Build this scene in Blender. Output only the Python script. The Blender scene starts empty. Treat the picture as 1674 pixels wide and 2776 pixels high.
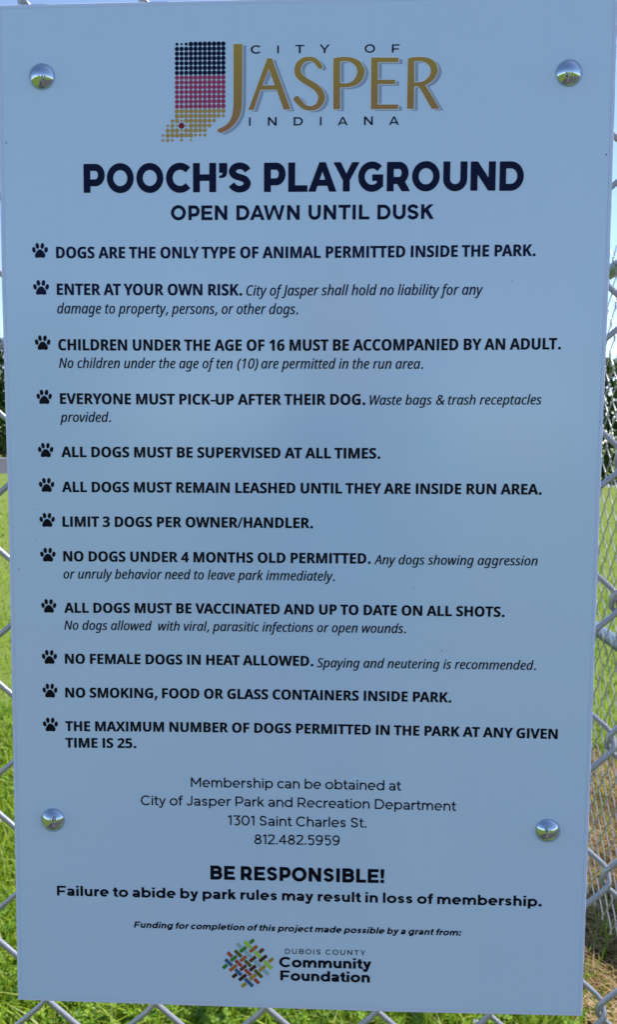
import bpy, math, random
import numpy as np
from mathutils import Vector, Matrix
from mathutils.geometry import delaunay_2d_cdt

scene = bpy.context.scene
col = scene.collection
rad = math.radians

# ---------------------------------------------------------------- camera
cam_data = bpy.data.cameras.new('camera')
cam_data.sensor_fit = 'VERTICAL'
cam_data.sensor_height = 5.3052
cam_data.sensor_width = 3.2
cam_data.lens = 4.3
cam_data.clip_start = 0.01
cam_data.clip_end = 4000
cam = bpy.data.objects.new('camera', cam_data)
col.objects.link(cam)
PITCH, YAW, ROLL = -0.079007, -0.036660, 0.006630
cy, sy, cp, sp, cr, sr = math.cos(YAW), math.sin(YAW), math.cos(PITCH), math.sin(PITCH), math.cos(ROLL), math.sin(ROLL)
fwd = Vector((sy * cp, cy * cp, sp)); rgt = Vector((cy, -sy, 0)); up = rgt.cross(fwd)
r2 = rgt * cr + up * sr; u2 = -rgt * sr + up * cr
cam.matrix_world = Matrix(((r2.x, u2.x, -fwd.x, 0.020011), (r2.y, u2.y, -fwd.y, -0.424351), (r2.z, u2.z, -fwd.z, 1.390018), (0, 0, 0, 1)))
cam_data.dof.use_dof = True
cam_data.dof.focus_distance = 0.43
cam_data.dof.aperture_fstop = 4.2
scene.camera = cam

# ---------------------------------------------------------------- sky, sun, exposure
SUN = Vector((0.48, 0.24, 0.86)).normalized()
world = bpy.data.worlds.new('World'); scene.world = world
world.use_nodes = True
wn = world.node_tree.nodes
bg = wn['Background']
sky = wn.new('ShaderNodeTexSky'); sky.sky_type = 'NISHITA'; sky.sun_disc = False
sky.sun_elevation = math.asin(SUN.z); sky.sun_rotation = math.atan2(SUN.x, SUN.y)
sky.air_density = 0.8; sky.dust_density = 0.25; sky.ozone_density = 0.15
bg.inputs['Strength'].default_value = 0.12
world.node_tree.links.new(sky.outputs['Color'], bg.inputs['Color'])
sun_data = bpy.data.lights.new('sun', 'SUN'); sun_data.energy = 3.0; sun_data.angle = rad(0.5); sun_data.color = (1.0, 0.96, 0.9)
sun = bpy.data.objects.new('sun', sun_data); col.objects.link(sun)
sun.rotation_euler = SUN.to_track_quat('Z', 'Y').to_euler(); sun.location = SUN * 40
vs = scene.view_settings
vs.view_transform = 'Standard'; vs.look = 'None'; vs.gamma = 1; vs.exposure = 1.03; vs.use_curve_mapping = False

# ---------------------------------------------------------------- printed data of the sign (millimetres from its centre)
FACE_BOLD = {"A":[965,[[0,0,352,1004,610,1004,965,0,738,0,665,238,300,238,227,0],[354,415,615,415,540,648,523,708,500,781,483,848,465,779,442,700,425,648]]],"B":[940,[[125,0,125,1000,438,1000,612,985,740,944,783,910,815,867,835,810,842,746,831,667,800,602,752,554,688,531,688,523,777,488,815,458,842,415,860,360,867,290,860,225,842,169,810,119,769,77,715,44,652,19,581,4,500,0],[338,602,460,602,538,610,588,633,615,669,625,719,612,767,581,800,527,819,450,825,338,825],[338,175,475,175,556,183,608,213,638,254,646,310,638,360,608,400,554,427,469,435,338,435]]],"C":[892,[[531,-15,390,2,277,50,190,127,129,229,94,354,81,498,96,640,135,765,202,869,294,948,350,975,410,996,477,1008,550,1013,698,994,842,944,773,771,660,817,550,838,492,831,442,815,400,785,365,746,335,696,315,638,304,571,300,496,315,356,358,250,394,213,435,183,490,169,550,162,673,177,804,215,804,38,675,-2]]],"D":[1035,[[125,0,125,1000,440,1000,585,985,712,944,815,873,890,779,938,656,954,508,946,390,919,288,873,200,810,127,731,73,638,31,531,8,408,0],[338,175,429,175,521,183,598,210,658,256,700,321,727,404,735,504,729,581,717,648,694,704,662,748,621,781,573,806,517,821,450,825,338,825]]],"E":[783,[[125,0,125,1000,700,1000,700,825,338,825,338,606,675,606,675,433,338,433,338,175,700,175,700,0]]],"F":[769,[[125,0,125,1000,698,1000,698,825,335,825,335,569,673,569,673,394,335,394,335,0]]],"G":[1013,[[546,-15,440,-6,348,19,269,60,202,117,148,192,110,279,90,383,81,500,96,648,142,773,175,827,217,875,265,915,319,950,448,998,602,1013,760,996,900,952,829,781,725,821,602,838,515,827,442,794,381,744,338,677,308,594,300,496,306,404,325,323,360,256,410,204,477,173,560,162,635,167,694,177,694,385,504,385,504,560,902,560,902,44,738,2]]],"H":[1071,[[125,0,125,1000,338,1000,338,606,733,606,733,1000,944,1000,944,0,733,0,733,431,338,431,338,0]]],"I":[463,[[125,0,338,0,338,1000,125,1000]]],"K":[929,[[125,0,125,1000,338,1000,338,542,377,600,421,658,692,1000,927,1000,577,556,929,0,688,0,427,421,338,356,338,0]]],"L":[790,[[125,0,125,1000,338,1000,338,175,744,175,744,0]]],"M":[1319,[[125,0,125,1000,415,1000,650,235,654,235,906,1000,1194,1000,1194,0,996,0,996,473,998,581,1002,698,1006,781,1000,781,744,0,548,0,308,783,302,783,308,700,312,579,315,465,315,0]]],"N":[1138,[[125,0,125,1000,394,1000,827,250,831,250,825,390,821,527,821,1000,1013,1000,1013,0,744,0,308,756,302,756,310,612,315,471,315,0]]],"O":[1115,[[556,-15,479,-10,408,2,346,23,290,50,240,85,198,127,160,175,131,231,94,356,81,502,94,648,131,773,198,875,290,950,346,979,408,998,479,1010,558,1015,635,1010,706,998,769,979,825,950,917,875,981,771,1021,646,1033,500,1021,356,981,229,917,127,825,50,769,23,706,2,635,-10],[556,165,621,169,673,185,717,215,752,254,796,360,810,500,796,642,752,748,717,788,673,817,621,833,558,838,496,833,442,817,398,788,365,748,319,642,304,500,319,360,365,254,398,215,442,185,496,169]]],"P":[879,[[125,0,125,1000,446,1000,535,994,612,979,675,952,727,917,767,871,794,817,810,756,817,688,806,602,779,525,731,456,658,402,558,367,429,356,338,356,338,0],[338,529,406,529,488,538,550,565,588,610,602,679,592,744,560,790,506,817,433,825,338,825]]],"R":[923,[[125,0,125,1000,417,1000,512,994,594,981,662,956,719,925,760,883,792,831,810,771,817,700,808,635,790,579,721,494,629,435,923,0,688,0,450,383,338,383,338,0],[338,556,406,556,496,565,556,590,590,633,602,694,590,754,554,796,492,819,402,825,338,825]]],"S":[771,[[348,-15,198,2,65,46,65,244,213,188,288,167,365,160,431,169,475,192,500,225,508,267,494,319,452,358,312,431,238,469,160,527,100,610,81,665,75,729,81,792,98,848,127,898,167,938,217,971,273,994,340,1008,415,1013,562,996,710,944,642,777,519,821,406,838,354,829,315,808,292,777,283,735,294,688,329,652,471,577,602,502,650,458,685,408,708,350,715,277,708,215,692,158,660,108,619,65,567,31,504,6,429,-8]]],"T":[810,[[300,0,300,823,27,823,27,1000,781,1000,781,823,510,823,510,0]]],"U":[1058,[[525,-15,431,-8,350,10,279,44,223,88,177,142,146,204,125,277,119,356,119,1000,329,1000,329,388,344,283,381,215,444,177,531,165,619,177,681,219,717,288,727,390,727,1000,940,1000,940,352,927,254,894,167,835,92,756,33,652,-2]]],"V":[910,[[340,0,0,1000,215,1000,402,404,417,348,440,260,454,185,469,260,492,348,506,404,696,1000,910,1000,569,0]]],"W":[1352,[[254,0,0,1000,208,1000,335,454,354,373,373,275,385,192,398,275,415,369,431,440,577,1000,777,1000,923,440,938,369,956,275,969,192,981,275,1000,373,1017,454,1144,1000,1352,1000,1098,0,858,0,723,525,712,571,698,638,683,706,675,758,669,706,654,640,642,571,629,523,496,0]]],"X":[933,[[0,0,331,515,21,1000,254,1000,471,640,681,1000,910,1000,596,504,933,0,692,0,458,377,227,0]]],"Y":[873,[[331,0,331,381,0,1000,229,1000,438,588,646,1000,873,1000,542,390,542,0]]],"1":[800,[[367,0,367,577,369,673,373,777,342,746,300,708,185,617,83,744,404,1000,577,1000,577,0]]],"2":[800,[[56,0,56,148,306,400,429,529,496,625,517,719,508,771,483,808,444,829,394,838,338,829,283,810,169,735,54,871,146,940,256,992,410,1013,502,1004,579,977,642,935,688,881,717,817,727,744,719,665,694,592,598,458,448,308,319,188,319,177,754,177,754,0]]],"3":[800,[[342,-15,188,0,54,40,54,219,188,171,319,154,415,165,477,194,512,240,523,304,502,375,473,400,429,417,283,433,206,433,206,594,283,594,425,612,465,633,490,660,508,729,500,777,475,813,431,835,365,842,298,835,242,819,152,769,54,915,192,985,279,1006,381,1013,454,1008,519,998,575,977,625,950,665,917,692,875,708,829,715,775,700,681,652,610,583,558,500,527,500,523,606,496,681,450,729,381,744,292,733,208,702,135,648,73,571,25,469,-4]]],"4":[800,[[450,0,450,206,23,206,23,354,463,1000,656,1000,656,371,777,371,777,206,656,206,656,0],[210,371,450,371,450,540,452,619,456,704,458,756,454,756,427,702,394,648]]],"5":[800,[[338,-15,190,0,69,40,69,223,194,177,329,158,413,169,473,196,510,246,523,317,510,383,473,429,410,458,323,467,242,460,173,446,88,490,125,1000,667,1000,667,821,310,821,292,625,344,633,419,638,506,629,581,602,646,560,694,500,725,425,735,335,729,258,710,190,679,129,635,79,579,38,510,8,429,-8]]],"6":[800,[[415,-15,317,-2,229,33,156,92,98,177,60,288,50,423,63,594,106,754,144,825,194,885,258,938,338,977,435,1002,550,1010,619,1008,683,1000,683,831,627,842,565,846,454,835,371,806,315,758,275,696,254,621,244,533,252,533,285,579,333,617,392,642,469,650,531,644,588,629,635,602,677,567,710,521,735,467,750,404,754,333,748,256,731,188,702,129,662,79,612,38,554,8,488,-8],[410,156,467,167,510,198,540,252,550,329,542,396,517,446,475,477,415,488,333,467,279,415,258,348,275,258,327,185,365,162]]],"0":[800,[[398,-15,315,-6,242,21,183,63,133,123,98,198,71,285,56,385,50,500,58,650,83,777,129,877,194,952,283,1000,398,1015,483,1006,554,981,615,938,662,879,700,804,727,717,744,615,748,500,740,350,715,223,669,123,604,48,515,2],[398,156,435,162,465,177,490,204,508,242,531,350,540,500,531,650,508,756,490,796,465,823,435,838,398,844,362,838,331,823,308,796,290,756,267,650,260,500,267,350,290,244,308,204,331,179,362,162]]],".":[375,[[101,75,107,121,126,148,154,164,187,169,220,164,248,148,267,121,274,75,267,31,248,3,220,-14,187,-19,154,-14,126,3,107,31]]],"/":[520,[[506,1001,134,0,14,0,386,1001]]],",":[375,[[269,147,238,40,194,-73,148,-180,58,-180,86,-66,110,54,127,162,258,162]]],"-":[451,[[56,321,56,430,395,430,395,321]]]," ":[365,[]]}
FACE_ITAL = {"C":[821,[[456,-15,377,-8,308,12,248,44,196,88,154,144,125,208,106,283,100,369,121,550,185,725,233,802,294,873,365,931,446,975,538,1004,642,1013,771,1000,883,956,833,854,750,888,642,902,544,892,460,856,390,800,333,731,290,650,258,560,233,371,238,310,250,256,271,210,298,171,333,138,377,115,425,102,479,96,592,108,700,138,700,27,590,-2]]],"J":[381,[[-113,-267,-219,-250,-215,-142,-169,-152,-115,-156,-56,-146,-6,-117,35,-65,60,12,271,1000,394,1000,183,-2,165,-67,142,-123,113,-169,77,-204,-8,-250]]],"N":[990,[[56,0,267,1000,400,1000,706,173,710,173,731,302,760,450,877,1000,996,1000,785,0,652,0,344,829,340,829,327,752,308,650,288,544,173,0]]],"A":[785,[[-79,0,463,1000,594,1000,719,0,594,0,556,310,219,310,58,0],[279,423,544,423,523,633,510,750,504,863,500,863,450,750,388,627]]],"W":[1198,[[192,0,150,1000,273,1000,292,390,292,271,288,154,292,154,340,279,396,410,671,1000,798,1000,825,415,831,277,831,154,835,154,875,271,925,394,1188,1000,1319,1000,867,0,740,0,708,644,704,742,702,838,698,838,667,752,617,640,321,0]]],"S":[706,[[258,-15,131,-2,27,31,27,154,127,113,260,96,377,115,425,140,463,175,485,221,494,279,485,331,456,375,329,467,233,533,171,612,152,665,148,723,158,808,192,881,244,938,310,979,390,1004,475,1013,612,998,727,954,679,848,588,885,475,902,398,892,335,858,294,804,279,731,296,660,344,608,423,556,529,485,600,404,619,352,625,290,619,219,600,158,569,106,525,63,471,29,408,6,338,-8]]],"a":[794,[[271,-15,190,2,123,52,81,131,67,242,75,344,94,442,127,531,171,608,225,673,288,723,358,754,435,765,502,754,556,725,596,683,625,633,631,633,675,750,769,750,610,0,512,0,531,138,525,138,413,31,346,-2],[310,88,362,98,413,125,502,227,565,373,579,448,581,510,573,571,546,619,502,650,448,660,396,652,348,627,267,533,213,398,194,240,200,173,223,125,260,98]]],"b":[810,[[377,-15,308,-4,254,25,213,67,185,115,177,115,131,0,40,0,265,1062,388,1062,335,813,312,719,292,644,283,610,288,610,398,717,463,752,535,762,619,746,685,698,727,619,742,508,735,408,717,312,685,223,644,146,592,79,529,29,456,-4],[367,88,421,98,469,123,512,165,548,219,598,356,617,508,608,575,585,623,548,650,496,660,450,652,402,627,312,533,248,398,229,321,223,240,233,179,258,129,304,98]]],"c":[633,[[346,-15,285,-10,233,4,185,25,144,56,110,96,85,144,73,200,67,267,75,365,94,456,127,542,173,617,229,677,296,725,373,754,458,765,556,754,646,727,610,625,544,650,460,660,385,648,321,606,267,544,227,463,202,369,194,267,204,192,238,135,290,100,358,88,452,102,540,133,540,31,452,-2]]],"d":[810,[[271,-15,190,2,123,50,81,131,67,242,73,344,92,440,123,527,167,604,219,671,281,721,354,752,435,762,504,752,556,725,596,681,625,633,631,633,646,725,662,819,715,1062,835,1062,610,0,508,0,525,138,519,138,408,31,344,-2],[312,88,358,96,406,123,494,215,558,350,577,427,583,508,575,571,550,619,508,650,444,660,390,652,342,625,262,529,210,394,194,240,200,173,223,125,260,98]]],"e":[698,[[340,-15,277,-8,223,4,177,29,138,63,106,104,85,152,71,206,67,269,73,358,94,446,125,529,169,604,223,671,285,721,360,752,442,765,535,752,602,719,644,662,656,590,646,519,610,456,552,402,469,360,358,333,219,325,194,325,192,298,192,273,202,196,233,138,288,100,360,88,463,104,565,146,565,40,460,2],[213,423,223,423,377,440,442,458,492,488,525,527,535,579,529,612,510,640,479,656,435,662,369,646,306,600,252,525]]],"f":[446,[[-67,-335,-117,-331,-156,-321,-156,-219,-119,-229,-79,-233,-33,-223,0,-192,44,-75,198,656,69,656,79,708,219,754,233,821,290,971,325,1017,371,1048,425,1065,488,1071,560,1062,621,1044,588,950,546,963,494,969,446,963,408,940,379,894,356,821,340,750,500,750,483,656,321,656,165,-88,133,-192,88,-271,58,-298,21,-319,-19,-331]]],"g":[810,[[260,-335,133,-323,35,-288,35,-175,133,-215,256,-233,335,-223,398,-192,446,-135,477,-52,490,2,508,79,525,138,519,138,410,31,346,-2,271,-15,190,2,123,52,81,131,67,242,73,342,92,438,123,527,167,604,219,671,281,721,354,754,435,765,504,754,556,725,598,683,625,633,631,633,677,750,771,750,600,-44,579,-117,554,-179,521,-229,481,-269,435,-298,383,-319,325,-331],[312,88,360,98,406,123,494,217,558,352,581,508,575,571,550,619,508,650,446,660,392,652,344,625,300,583,262,529,210,394,194,240,200,173,223,125,260,98]]],"h":[810,[[40,0,265,1062,388,1062,327,788,306,700,283,610,290,610,352,679,435,740,485,756,544,762,621,750,681,715,719,654,731,571,727,517,717,456,619,0,496,0,594,471,606,562,602,604,583,635,554,654,508,660,460,652,406,627,354,583,304,521,262,433,231,323,162,0]]],"i":[360,[[298,875,250,892,231,940,252,1004,279,1023,312,1029,342,1025,362,1015,373,994,377,967,371,929,352,898],[40,0,198,750,321,750,162,0]]],"k":[692,[[38,0,262,1062,388,1062,296,642,256,469,231,388,233,388,590,750,735,750,413,429,612,0,477,0,319,352,219,271,162,0]]],"l":[360,[[38,0,265,1062,388,1062,160,0]]],"m":[1225,[[40,0,198,750,300,750,283,610,292,610,350,681,429,740,477,758,531,765,600,752,650,721,683,667,700,598,706,598,773,677,858,740,908,758,965,765,1042,752,1098,717,1133,658,1146,579,1142,517,1131,456,1033,0,910,0,1010,471,1021,525,1023,569,1017,606,1000,635,971,654,927,660,881,652,831,627,783,583,738,523,698,442,669,340,598,0,475,0,573,471,585,562,581,604,565,635,538,654,496,660,448,652,398,627,348,583,302,521,262,433,231,323,162,0]]],"n":[810,[[33,-4,194,754,304,754,288,617,352,685,435,744,485,762,544,769,623,756,685,719,723,658,735,579,731,512,721,454,621,-4,490,-4,590,471,600,525,604,567,598,606,581,633,550,650,508,656,460,648,408,623,356,581,308,517,267,433,235,321,165,-4]]],"o":[788,[[348,-10,285,-6,231,8,183,33,142,67,108,108,85,158,71,215,67,277,92,450,121,531,162,604,215,667,279,717,356,750,442,760,504,754,558,740,606,717,648,681,681,640,704,590,717,533,723,471,698,300,669,219,627,144,575,81,510,31,435,0],[354,92,419,102,475,138,525,196,562,273,588,369,596,483,581,567,533,631,494,652,444,658,371,644,310,604,260,544,223,465,200,373,192,273,202,196,233,138,285,102]]],"p":[810,[[-31,-335,198,750,300,750,283,610,288,610,398,717,465,752,540,762,621,746,685,698,727,619,742,506,735,406,717,310,685,223,644,144,592,77,529,27,456,-4,377,-15,308,-4,254,25,215,67,185,115,177,115,171,52,160,-12,92,-335],[367,88,421,98,469,123,512,165,548,219,598,356,617,508,608,575,585,623,548,650,496,660,450,652,402,627,312,533,248,398,229,321,223,240,233,179,258,129,304,98]]],"r":[556,[[40,0,198,750,300,750,283,610,292,610,352,685,425,742,519,765,560,762,600,754,573,644,502,652,435,640,377,606,327,554,288,488,235,344,162,0]]],"s":[604,[[217,-15,98,0,6,33,6,148,98,106,213,88,285,96,340,119,371,156,381,204,375,242,356,273,256,340,185,385,135,433,106,485,96,552,100,596,113,638,133,673,165,704,246,750,350,765,477,748,577,712,538,615,456,646,350,660,296,654,254,631,227,600,219,558,225,525,244,494,342,427,460,342,496,288,508,217,502,165,488,117,463,77,429,44,335,0]]],"t":[465,[[258,-15,190,-4,131,23,92,73,79,150,83,196,92,250,177,656,63,656,73,712,198,765,285,921,358,921,321,750,508,750,490,656,302,656,215,248,206,206,202,165,221,108,244,92,277,88,325,92,377,104,377,10,325,-6]]],"u":[810,[[265,-15,188,-2,127,33,90,92,77,173,81,233,92,292,190,750,315,750,215,279,202,185,206,144,225,115,254,94,300,88,348,96,402,121,456,165,506,229,548,317,579,427,648,750,769,750,610,0,508,0,525,138,517,138,456,69,373,10,323,-8]]],"v":[654,[[154,0,67,750,190,750,231,333,240,248,246,156,248,94,252,94,288,173,331,262,369,338,590,750,721,750,315,0]]],"w":[1013,[[110,0,79,750,200,750,210,350,210,210,206,108,210,108,238,177,271,256,302,325,500,750,633,750,656,348,660,229,658,108,662,108,708,233,771,381,935,750,1065,750,719,0,569,0,548,406,546,512,548,631,542,631,504,535,452,419,256,0]]],"y":[654,[[-35,-335,-90,-331,-131,-321,-131,-223,-90,-231,-42,-235,10,-227,54,-200,131,-98,181,-10,67,750,190,750,240,379,250,281,256,179,258,100,262,100,292,169,333,260,371,340,590,750,721,750,246,-125,188,-219,127,-283,54,-323]]],"1":[802,[[498,0,377,0,377,699,377,767,379,821,382,871,342,833,295,795,189,707,124,789,395,1001,498,1001]]],"0":[802,[[732,501,714,285,690,196,657,122,610,65,552,21,482,-5,400,-14,346,-10,297,2,253,21,213,47,150,122,105,225,77,351,68,501,77,651,101,779,145,880,208,955,246,981,292,1001,342,1011,400,1015,452,1011,501,1001,547,981,585,955,650,880,697,779,723,651],[192,501,197,375,211,272,239,194,278,136,332,103,400,91,468,103,520,136,559,192,587,272,603,375,608,501,603,627,587,728,559,809,520,864,468,899,400,910,332,899,278,864,239,809,211,728,197,627]]],"(":[421,[[56,384,61,498,79,608,105,714,145,817,197,912,262,1001,379,1001,292,861,231,711,194,550,180,386,187,278,203,171,231,66,269,-35,318,-131,377,-222,262,-222,197,-134,145,-42,105,59,79,164,61,272]]],")":[421,[[365,384,358,272,342,164,314,59,276,-42,224,-134,159,-222,44,-222,103,-131,152,-35,189,66,217,171,234,278,239,386,234,494,217,604,189,709,152,812,103,910,42,1001,159,1001,224,912,276,817,314,714,342,608,358,498]]],"&":[1025,[[426,1015,496,1009,555,990,603,959,639,915,660,863,669,800,653,718,611,650,547,590,468,538,739,278,798,377,837,499,961,499,905,334,866,262,817,199,1022,0,856,0,733,117,639,49,529,3,389,-14,299,-7,222,17,159,56,114,110,84,178,75,260,80,327,100,384,131,433,175,477,290,555,232,625,187,704,168,796,176,861,199,915,236,957,288,990,351,1009],[365,477,278,417,224,351,208,311,203,265,217,196,255,141,316,107,393,96,477,103,548,124,655,194],[421,915,368,906,325,884,299,847,288,798,295,749,314,706,393,611,463,657,510,700,538,747,547,800,538,845,513,882,473,906]]],".":[375,[[101,75,107,121,126,148,154,164,187,169,220,164,248,148,267,121,274,75,267,31,248,3,220,-14,187,-19,154,-14,126,3,107,31]]],",":[375,[[269,147,238,40,194,-73,148,-180,58,-180,86,-66,110,54,127,162,258,162]]]," ":[365,[]]}
RUNS = [["rule_text","bold","DOGS ARE THE ONLY TYPE OF ANIMAL PERMITTED INSIDE THE PARK.",5.72,[[-124.52,136.13],[-21.42,135.96],[116.48,136.81]]],
 ["rule_text","bold","ENTER AT YOUR OWN RISK.",5.71,[[-124.46,117.83],[-77.11,117.69],[-29.77,117.55]]],
 ["rule_note","ital","City of Jasper shall hold no liability for any",5.17,[[-27.73,117.48],[31.65,117.69],[91.03,117.91]]],
 ["rule_note","ital","damage to property, persons, or other dogs.",5.21,[[-124.43,108.54],[-62.93,108.41],[-1.42,108.27]]],
 ["rule_text","bold","CHILDREN UNDER THE AGE OF 16 MUST BE ACCOMPANIED BY AN ADULT.",5.69,[[-124.19,90.05],[-17.59,90.03],[130.3,91.11]]],
 ["rule_note","ital","No children under the age of ten (10) are permitted in the run area.",5.1,[[-124.05,81.13],[-5.39,81.14],[61.82,81.28]]],
 ["rule_text","bold","EVERYONE MUST PICK-UP AFTER THEIR DOG.",5.51,[[-123.8,62.83],[-10.94,62.9],[32.93,63.11]]],
 ["rule_note","ital","Waste bags & trash receptacles",4.88,[[35.17,63.12],[78.35,63.42],[121.53,63.72]]],
 ["rule_note","ital","provided.",4.97,[[-123.86,53.63],[-110.65,53.7],[-97.43,53.78]]],
 ["rule_text","bold","ALL DOGS MUST BE SUPERVISED AT ALL TIMES.",5.44,[[-123.59,35.58],[-9.57,35.85],[40.9,35.93]]],
 ["rule_text","bold","ALL DOGS MUST REMAIN LEASHED UNTIL THEY ARE INSIDE RUN AREA.",5.43,[[-123.53,17.55],[-5.08,17.91],[122.83,18.37]]],
 ["rule_text","bold","LIMIT 3 DOGS PER OWNER/HANDLER.",5.45,[[-123.53,-0.52],[-32.48,-0.06],[6.84,0.05]]],
 ["rule_text","bold","NO DOGS UNDER 4 MONTHS OLD PERMITTED.",5.42,[[-123.45,-18.6],[-24.86,-18.21],[36.65,-17.96]]],
 ["rule_note","ital","Any dogs showing aggression",4.87,[[38.43,-18.22],[80.13,-18.05],[121.83,-17.89]]],
 ["rule_note","ital","or unruly behavior need to leave park immediately.",4.96,[[-123.53,-27.69],[-19.13,-27.15],[18.32,-27.16]]],
 ["rule_text","bold","ALL DOGS MUST BE VACCINATED AND UP TO DATE ON ALL SHOTS.",5.38,[[-123.44,-45.78],[-9.53,-44.92],[105.74,-44.73]]],
 ["rule_note","ital","No dogs allowed  with viral, parasitic infections or open wounds.",4.91,[[-123.59,-54.76],[-20.99,-54.21],[55.39,-53.93]]],
 ["rule_text","bold","NO FEMALE DOGS IN HEAT ALLOWED.",5.41,[[-123.5,-72.95],[-31.55,-72.22],[7.54,-72.06]]],
 ["rule_note","ital","Spaying and neutering is recommended.",4.89,[[9.46,-72.6],[65.98,-72.38],[122.51,-72.17]]],
 ["rule_text","bold","NO SMOKING, FOOD OR GLASS CONTAINERS INSIDE PARK.",5.41,[[-123.61,-91.12],[-16.1,-90.17],[79.44,-90.1]]],
 ["rule_text","bold","THE MAXIMUM NUMBER OF DOGS PERMITTED IN THE PARK AT ANY GIVEN",5.37,[[-123.92,-109.24],[-4.47,-108.16],[134.65,-108.46]]],
 ["rule_text","bold","TIME IS 25.",5.32,[[-123.97,-118.23],[-104.98,-117.99],[-85.99,-117.75]]],
 ["contact_text","book","Membership can be obtained at",5.3,[[-57.02,-138.31],[-0.05,-137.88],[54.21,-137.8]]],
 ["contact_text","book","City of Jasper Park and Recreation Department",5.32,[[-83.88,-148.81],[-2.4,-148.05],[83.16,-148.14]]],
 ["contact_text","book","1301 Saint Charles St.",5.38,[[-37.33,-158.61],[-0.59,-158.48],[36.15,-158.35]]],
 ["contact_text","book","812.482.5959",5.4,[[-23.21,-168.79],[-0.54,-168.53],[22.12,-168.28]]],
 ["warning_heading","gbold","BE RESPONSIBLE!",7.65,[[-46.73,-188.87],[-0.38,-188.68],[45.98,-188.49]]],
 ["warning_text","gsemi","Failure to abide by park rules may result in loss of membership.",5.5,[[-129.94,-200.12],[-10.74,-199.57],[128.95,-199.03]]],
 ["funding_text","gitalic","Funding for completion of this project made possible by a grant from:",3.5,[[-88.35,-216.98],[-29.41,-216.82],[87.31,-216.36]]],
 ["foundation_name","gmed","DUBOIS COUNTY",2.82,[[-6.55,-229.22],[15.0,-229.05],[36.55,-228.88]]],
 ["foundation_name","gblack","Community",5.66,[[-9.71,-236.76],[15.02,-236.57],[39.74,-236.39]]],
 ["foundation_name","gblack","Foundation",5.66,[[-9.07,-244.29],[14.98,-244.16],[39.04,-244.02]]]]
LETS = [["title_text","ghead","P",-109.87,-99.13,168.3,182.41],["title_text","ghead","O",-98.05,-84.44,168.08,182.74],["title_text","ghead","O",-83.11,-69.45,168.09,182.73],["title_text","ghead","C",-68.12,-55.9,168.07,182.73],["title_text","ghead","H",-54.49,-42.87,168.34,182.54],["title_text","ghead","'",-41.38,-37.27,175.18,182.48],["title_text","ghead","S",-36.54,-25.44,168.09,182.71],["title_text","ghead","P",-18.88,-8.07,168.3,182.5],["title_text","ghead","L",-6.76,2.88,168.32,182.51],["title_text","ghead","A",3.28,17.31,168.35,182.6],["title_text","ghead","Y",15.68,28.7,168.37,182.53],["title_text","ghead","G",28.06,40.48,168.16,182.78],["title_text","ghead","R",42.26,53.85,168.38,182.54],["title_text","ghead","O",54.74,68.4,168.24,182.86],["title_text","ghead","U",70.09,81.95,168.25,182.58],["title_text","ghead","N",83.55,95.86,168.47,182.5],["title_text","ghead","D",97.78,109.65,168.49,182.46],["hours_text","gsub","O",-65.73,-58.19,154.65,162.11],["hours_text","gsub","P",-56.87,-51.24,154.75,161.92],["hours_text","gsub","E",-50.33,-44.72,154.72,161.89],["hours_text","gsub","N",-43.56,-37.29,154.74,161.91],["hours_text","gsub","D",-32.68,-26.17,154.71,161.9],["hours_text","gsub","A",-25.84,-18.52,154.69,161.92],["hours_text","gsub","W",-19.01,-8.5,154.69,161.88],["hours_text","gsub","N",-7.27,-0.96,154.7,161.89],["hours_text","gsub","U",3.46,9.59,154.67,161.92],["hours_text","gsub","N",11.06,17.27,154.76,161.93],["hours_text","gsub","T",18.42,24.46,154.78,161.95],["hours_text","gsub","I",25.43,27.07,154.76,161.93],["hours_text","gsub","L",28.61,33.83,154.79,161.95],["hours_text","gsub","D",37.82,44.4,154.8,161.95],["hours_text","gsub","U",45.54,51.8,154.73,162.0],["hours_text","gsub","S",52.69,58.21,154.71,162.09],["hours_text","gsub","K",59.5,65.82,154.88,162.02],["emblem_lettering","gwide","C",-25.6,-20.75,234.66,238.66],["emblem_lettering","gwide","I",-12.46,-11.65,234.75,238.46],["emblem_lettering","gwide","T",-3.59,0.86,234.7,238.59],["emblem_lettering","gwide","Y",8.39,13.38,234.68,238.68],["emblem_lettering","gwide","O",30.53,35.66,234.52,238.55],["emblem_lettering","gwide","F",43.88,47.61,234.5,238.36],["emblem_lettering","gwide","I",-26.39,-25.62,200.32,204.32],["emblem_lettering","gwide","N",-17.01,-12.65,200.3,204.45],["emblem_lettering","gwide","D",-4.19,0.4,200.31,204.3],["emblem_lettering","gwide","I",8.82,9.61,200.28,204.27],["emblem_lettering","gwide","A",17.69,22.59,200.25,204.29],["emblem_lettering","gwide","N",30.65,34.98,200.26,204.37],["emblem_lettering","gwide","A",42.97,47.85,200.23,204.31]]
PAWS = [[-136.86,136.34,-128.71,143.79],[-136.66,117.93,-128.48,125.35],[-136.35,90.21,-128.23,97.65],[-136.03,62.78,-127.97,70.12],[-135.8,35.51,-127.69,42.94],[-135.66,17.54,-127.53,24.84],[-135.72,-0.64,-127.56,6.72],[-135.69,-18.85,-127.5,-11.52],[-135.62,-45.85,-127.59,-38.53],[-135.84,-73.15,-127.68,-65.64],[-135.79,-91.25,-127.8,-83.68],[-135.94,-109.57,-127.82,-102.03]]
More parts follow.
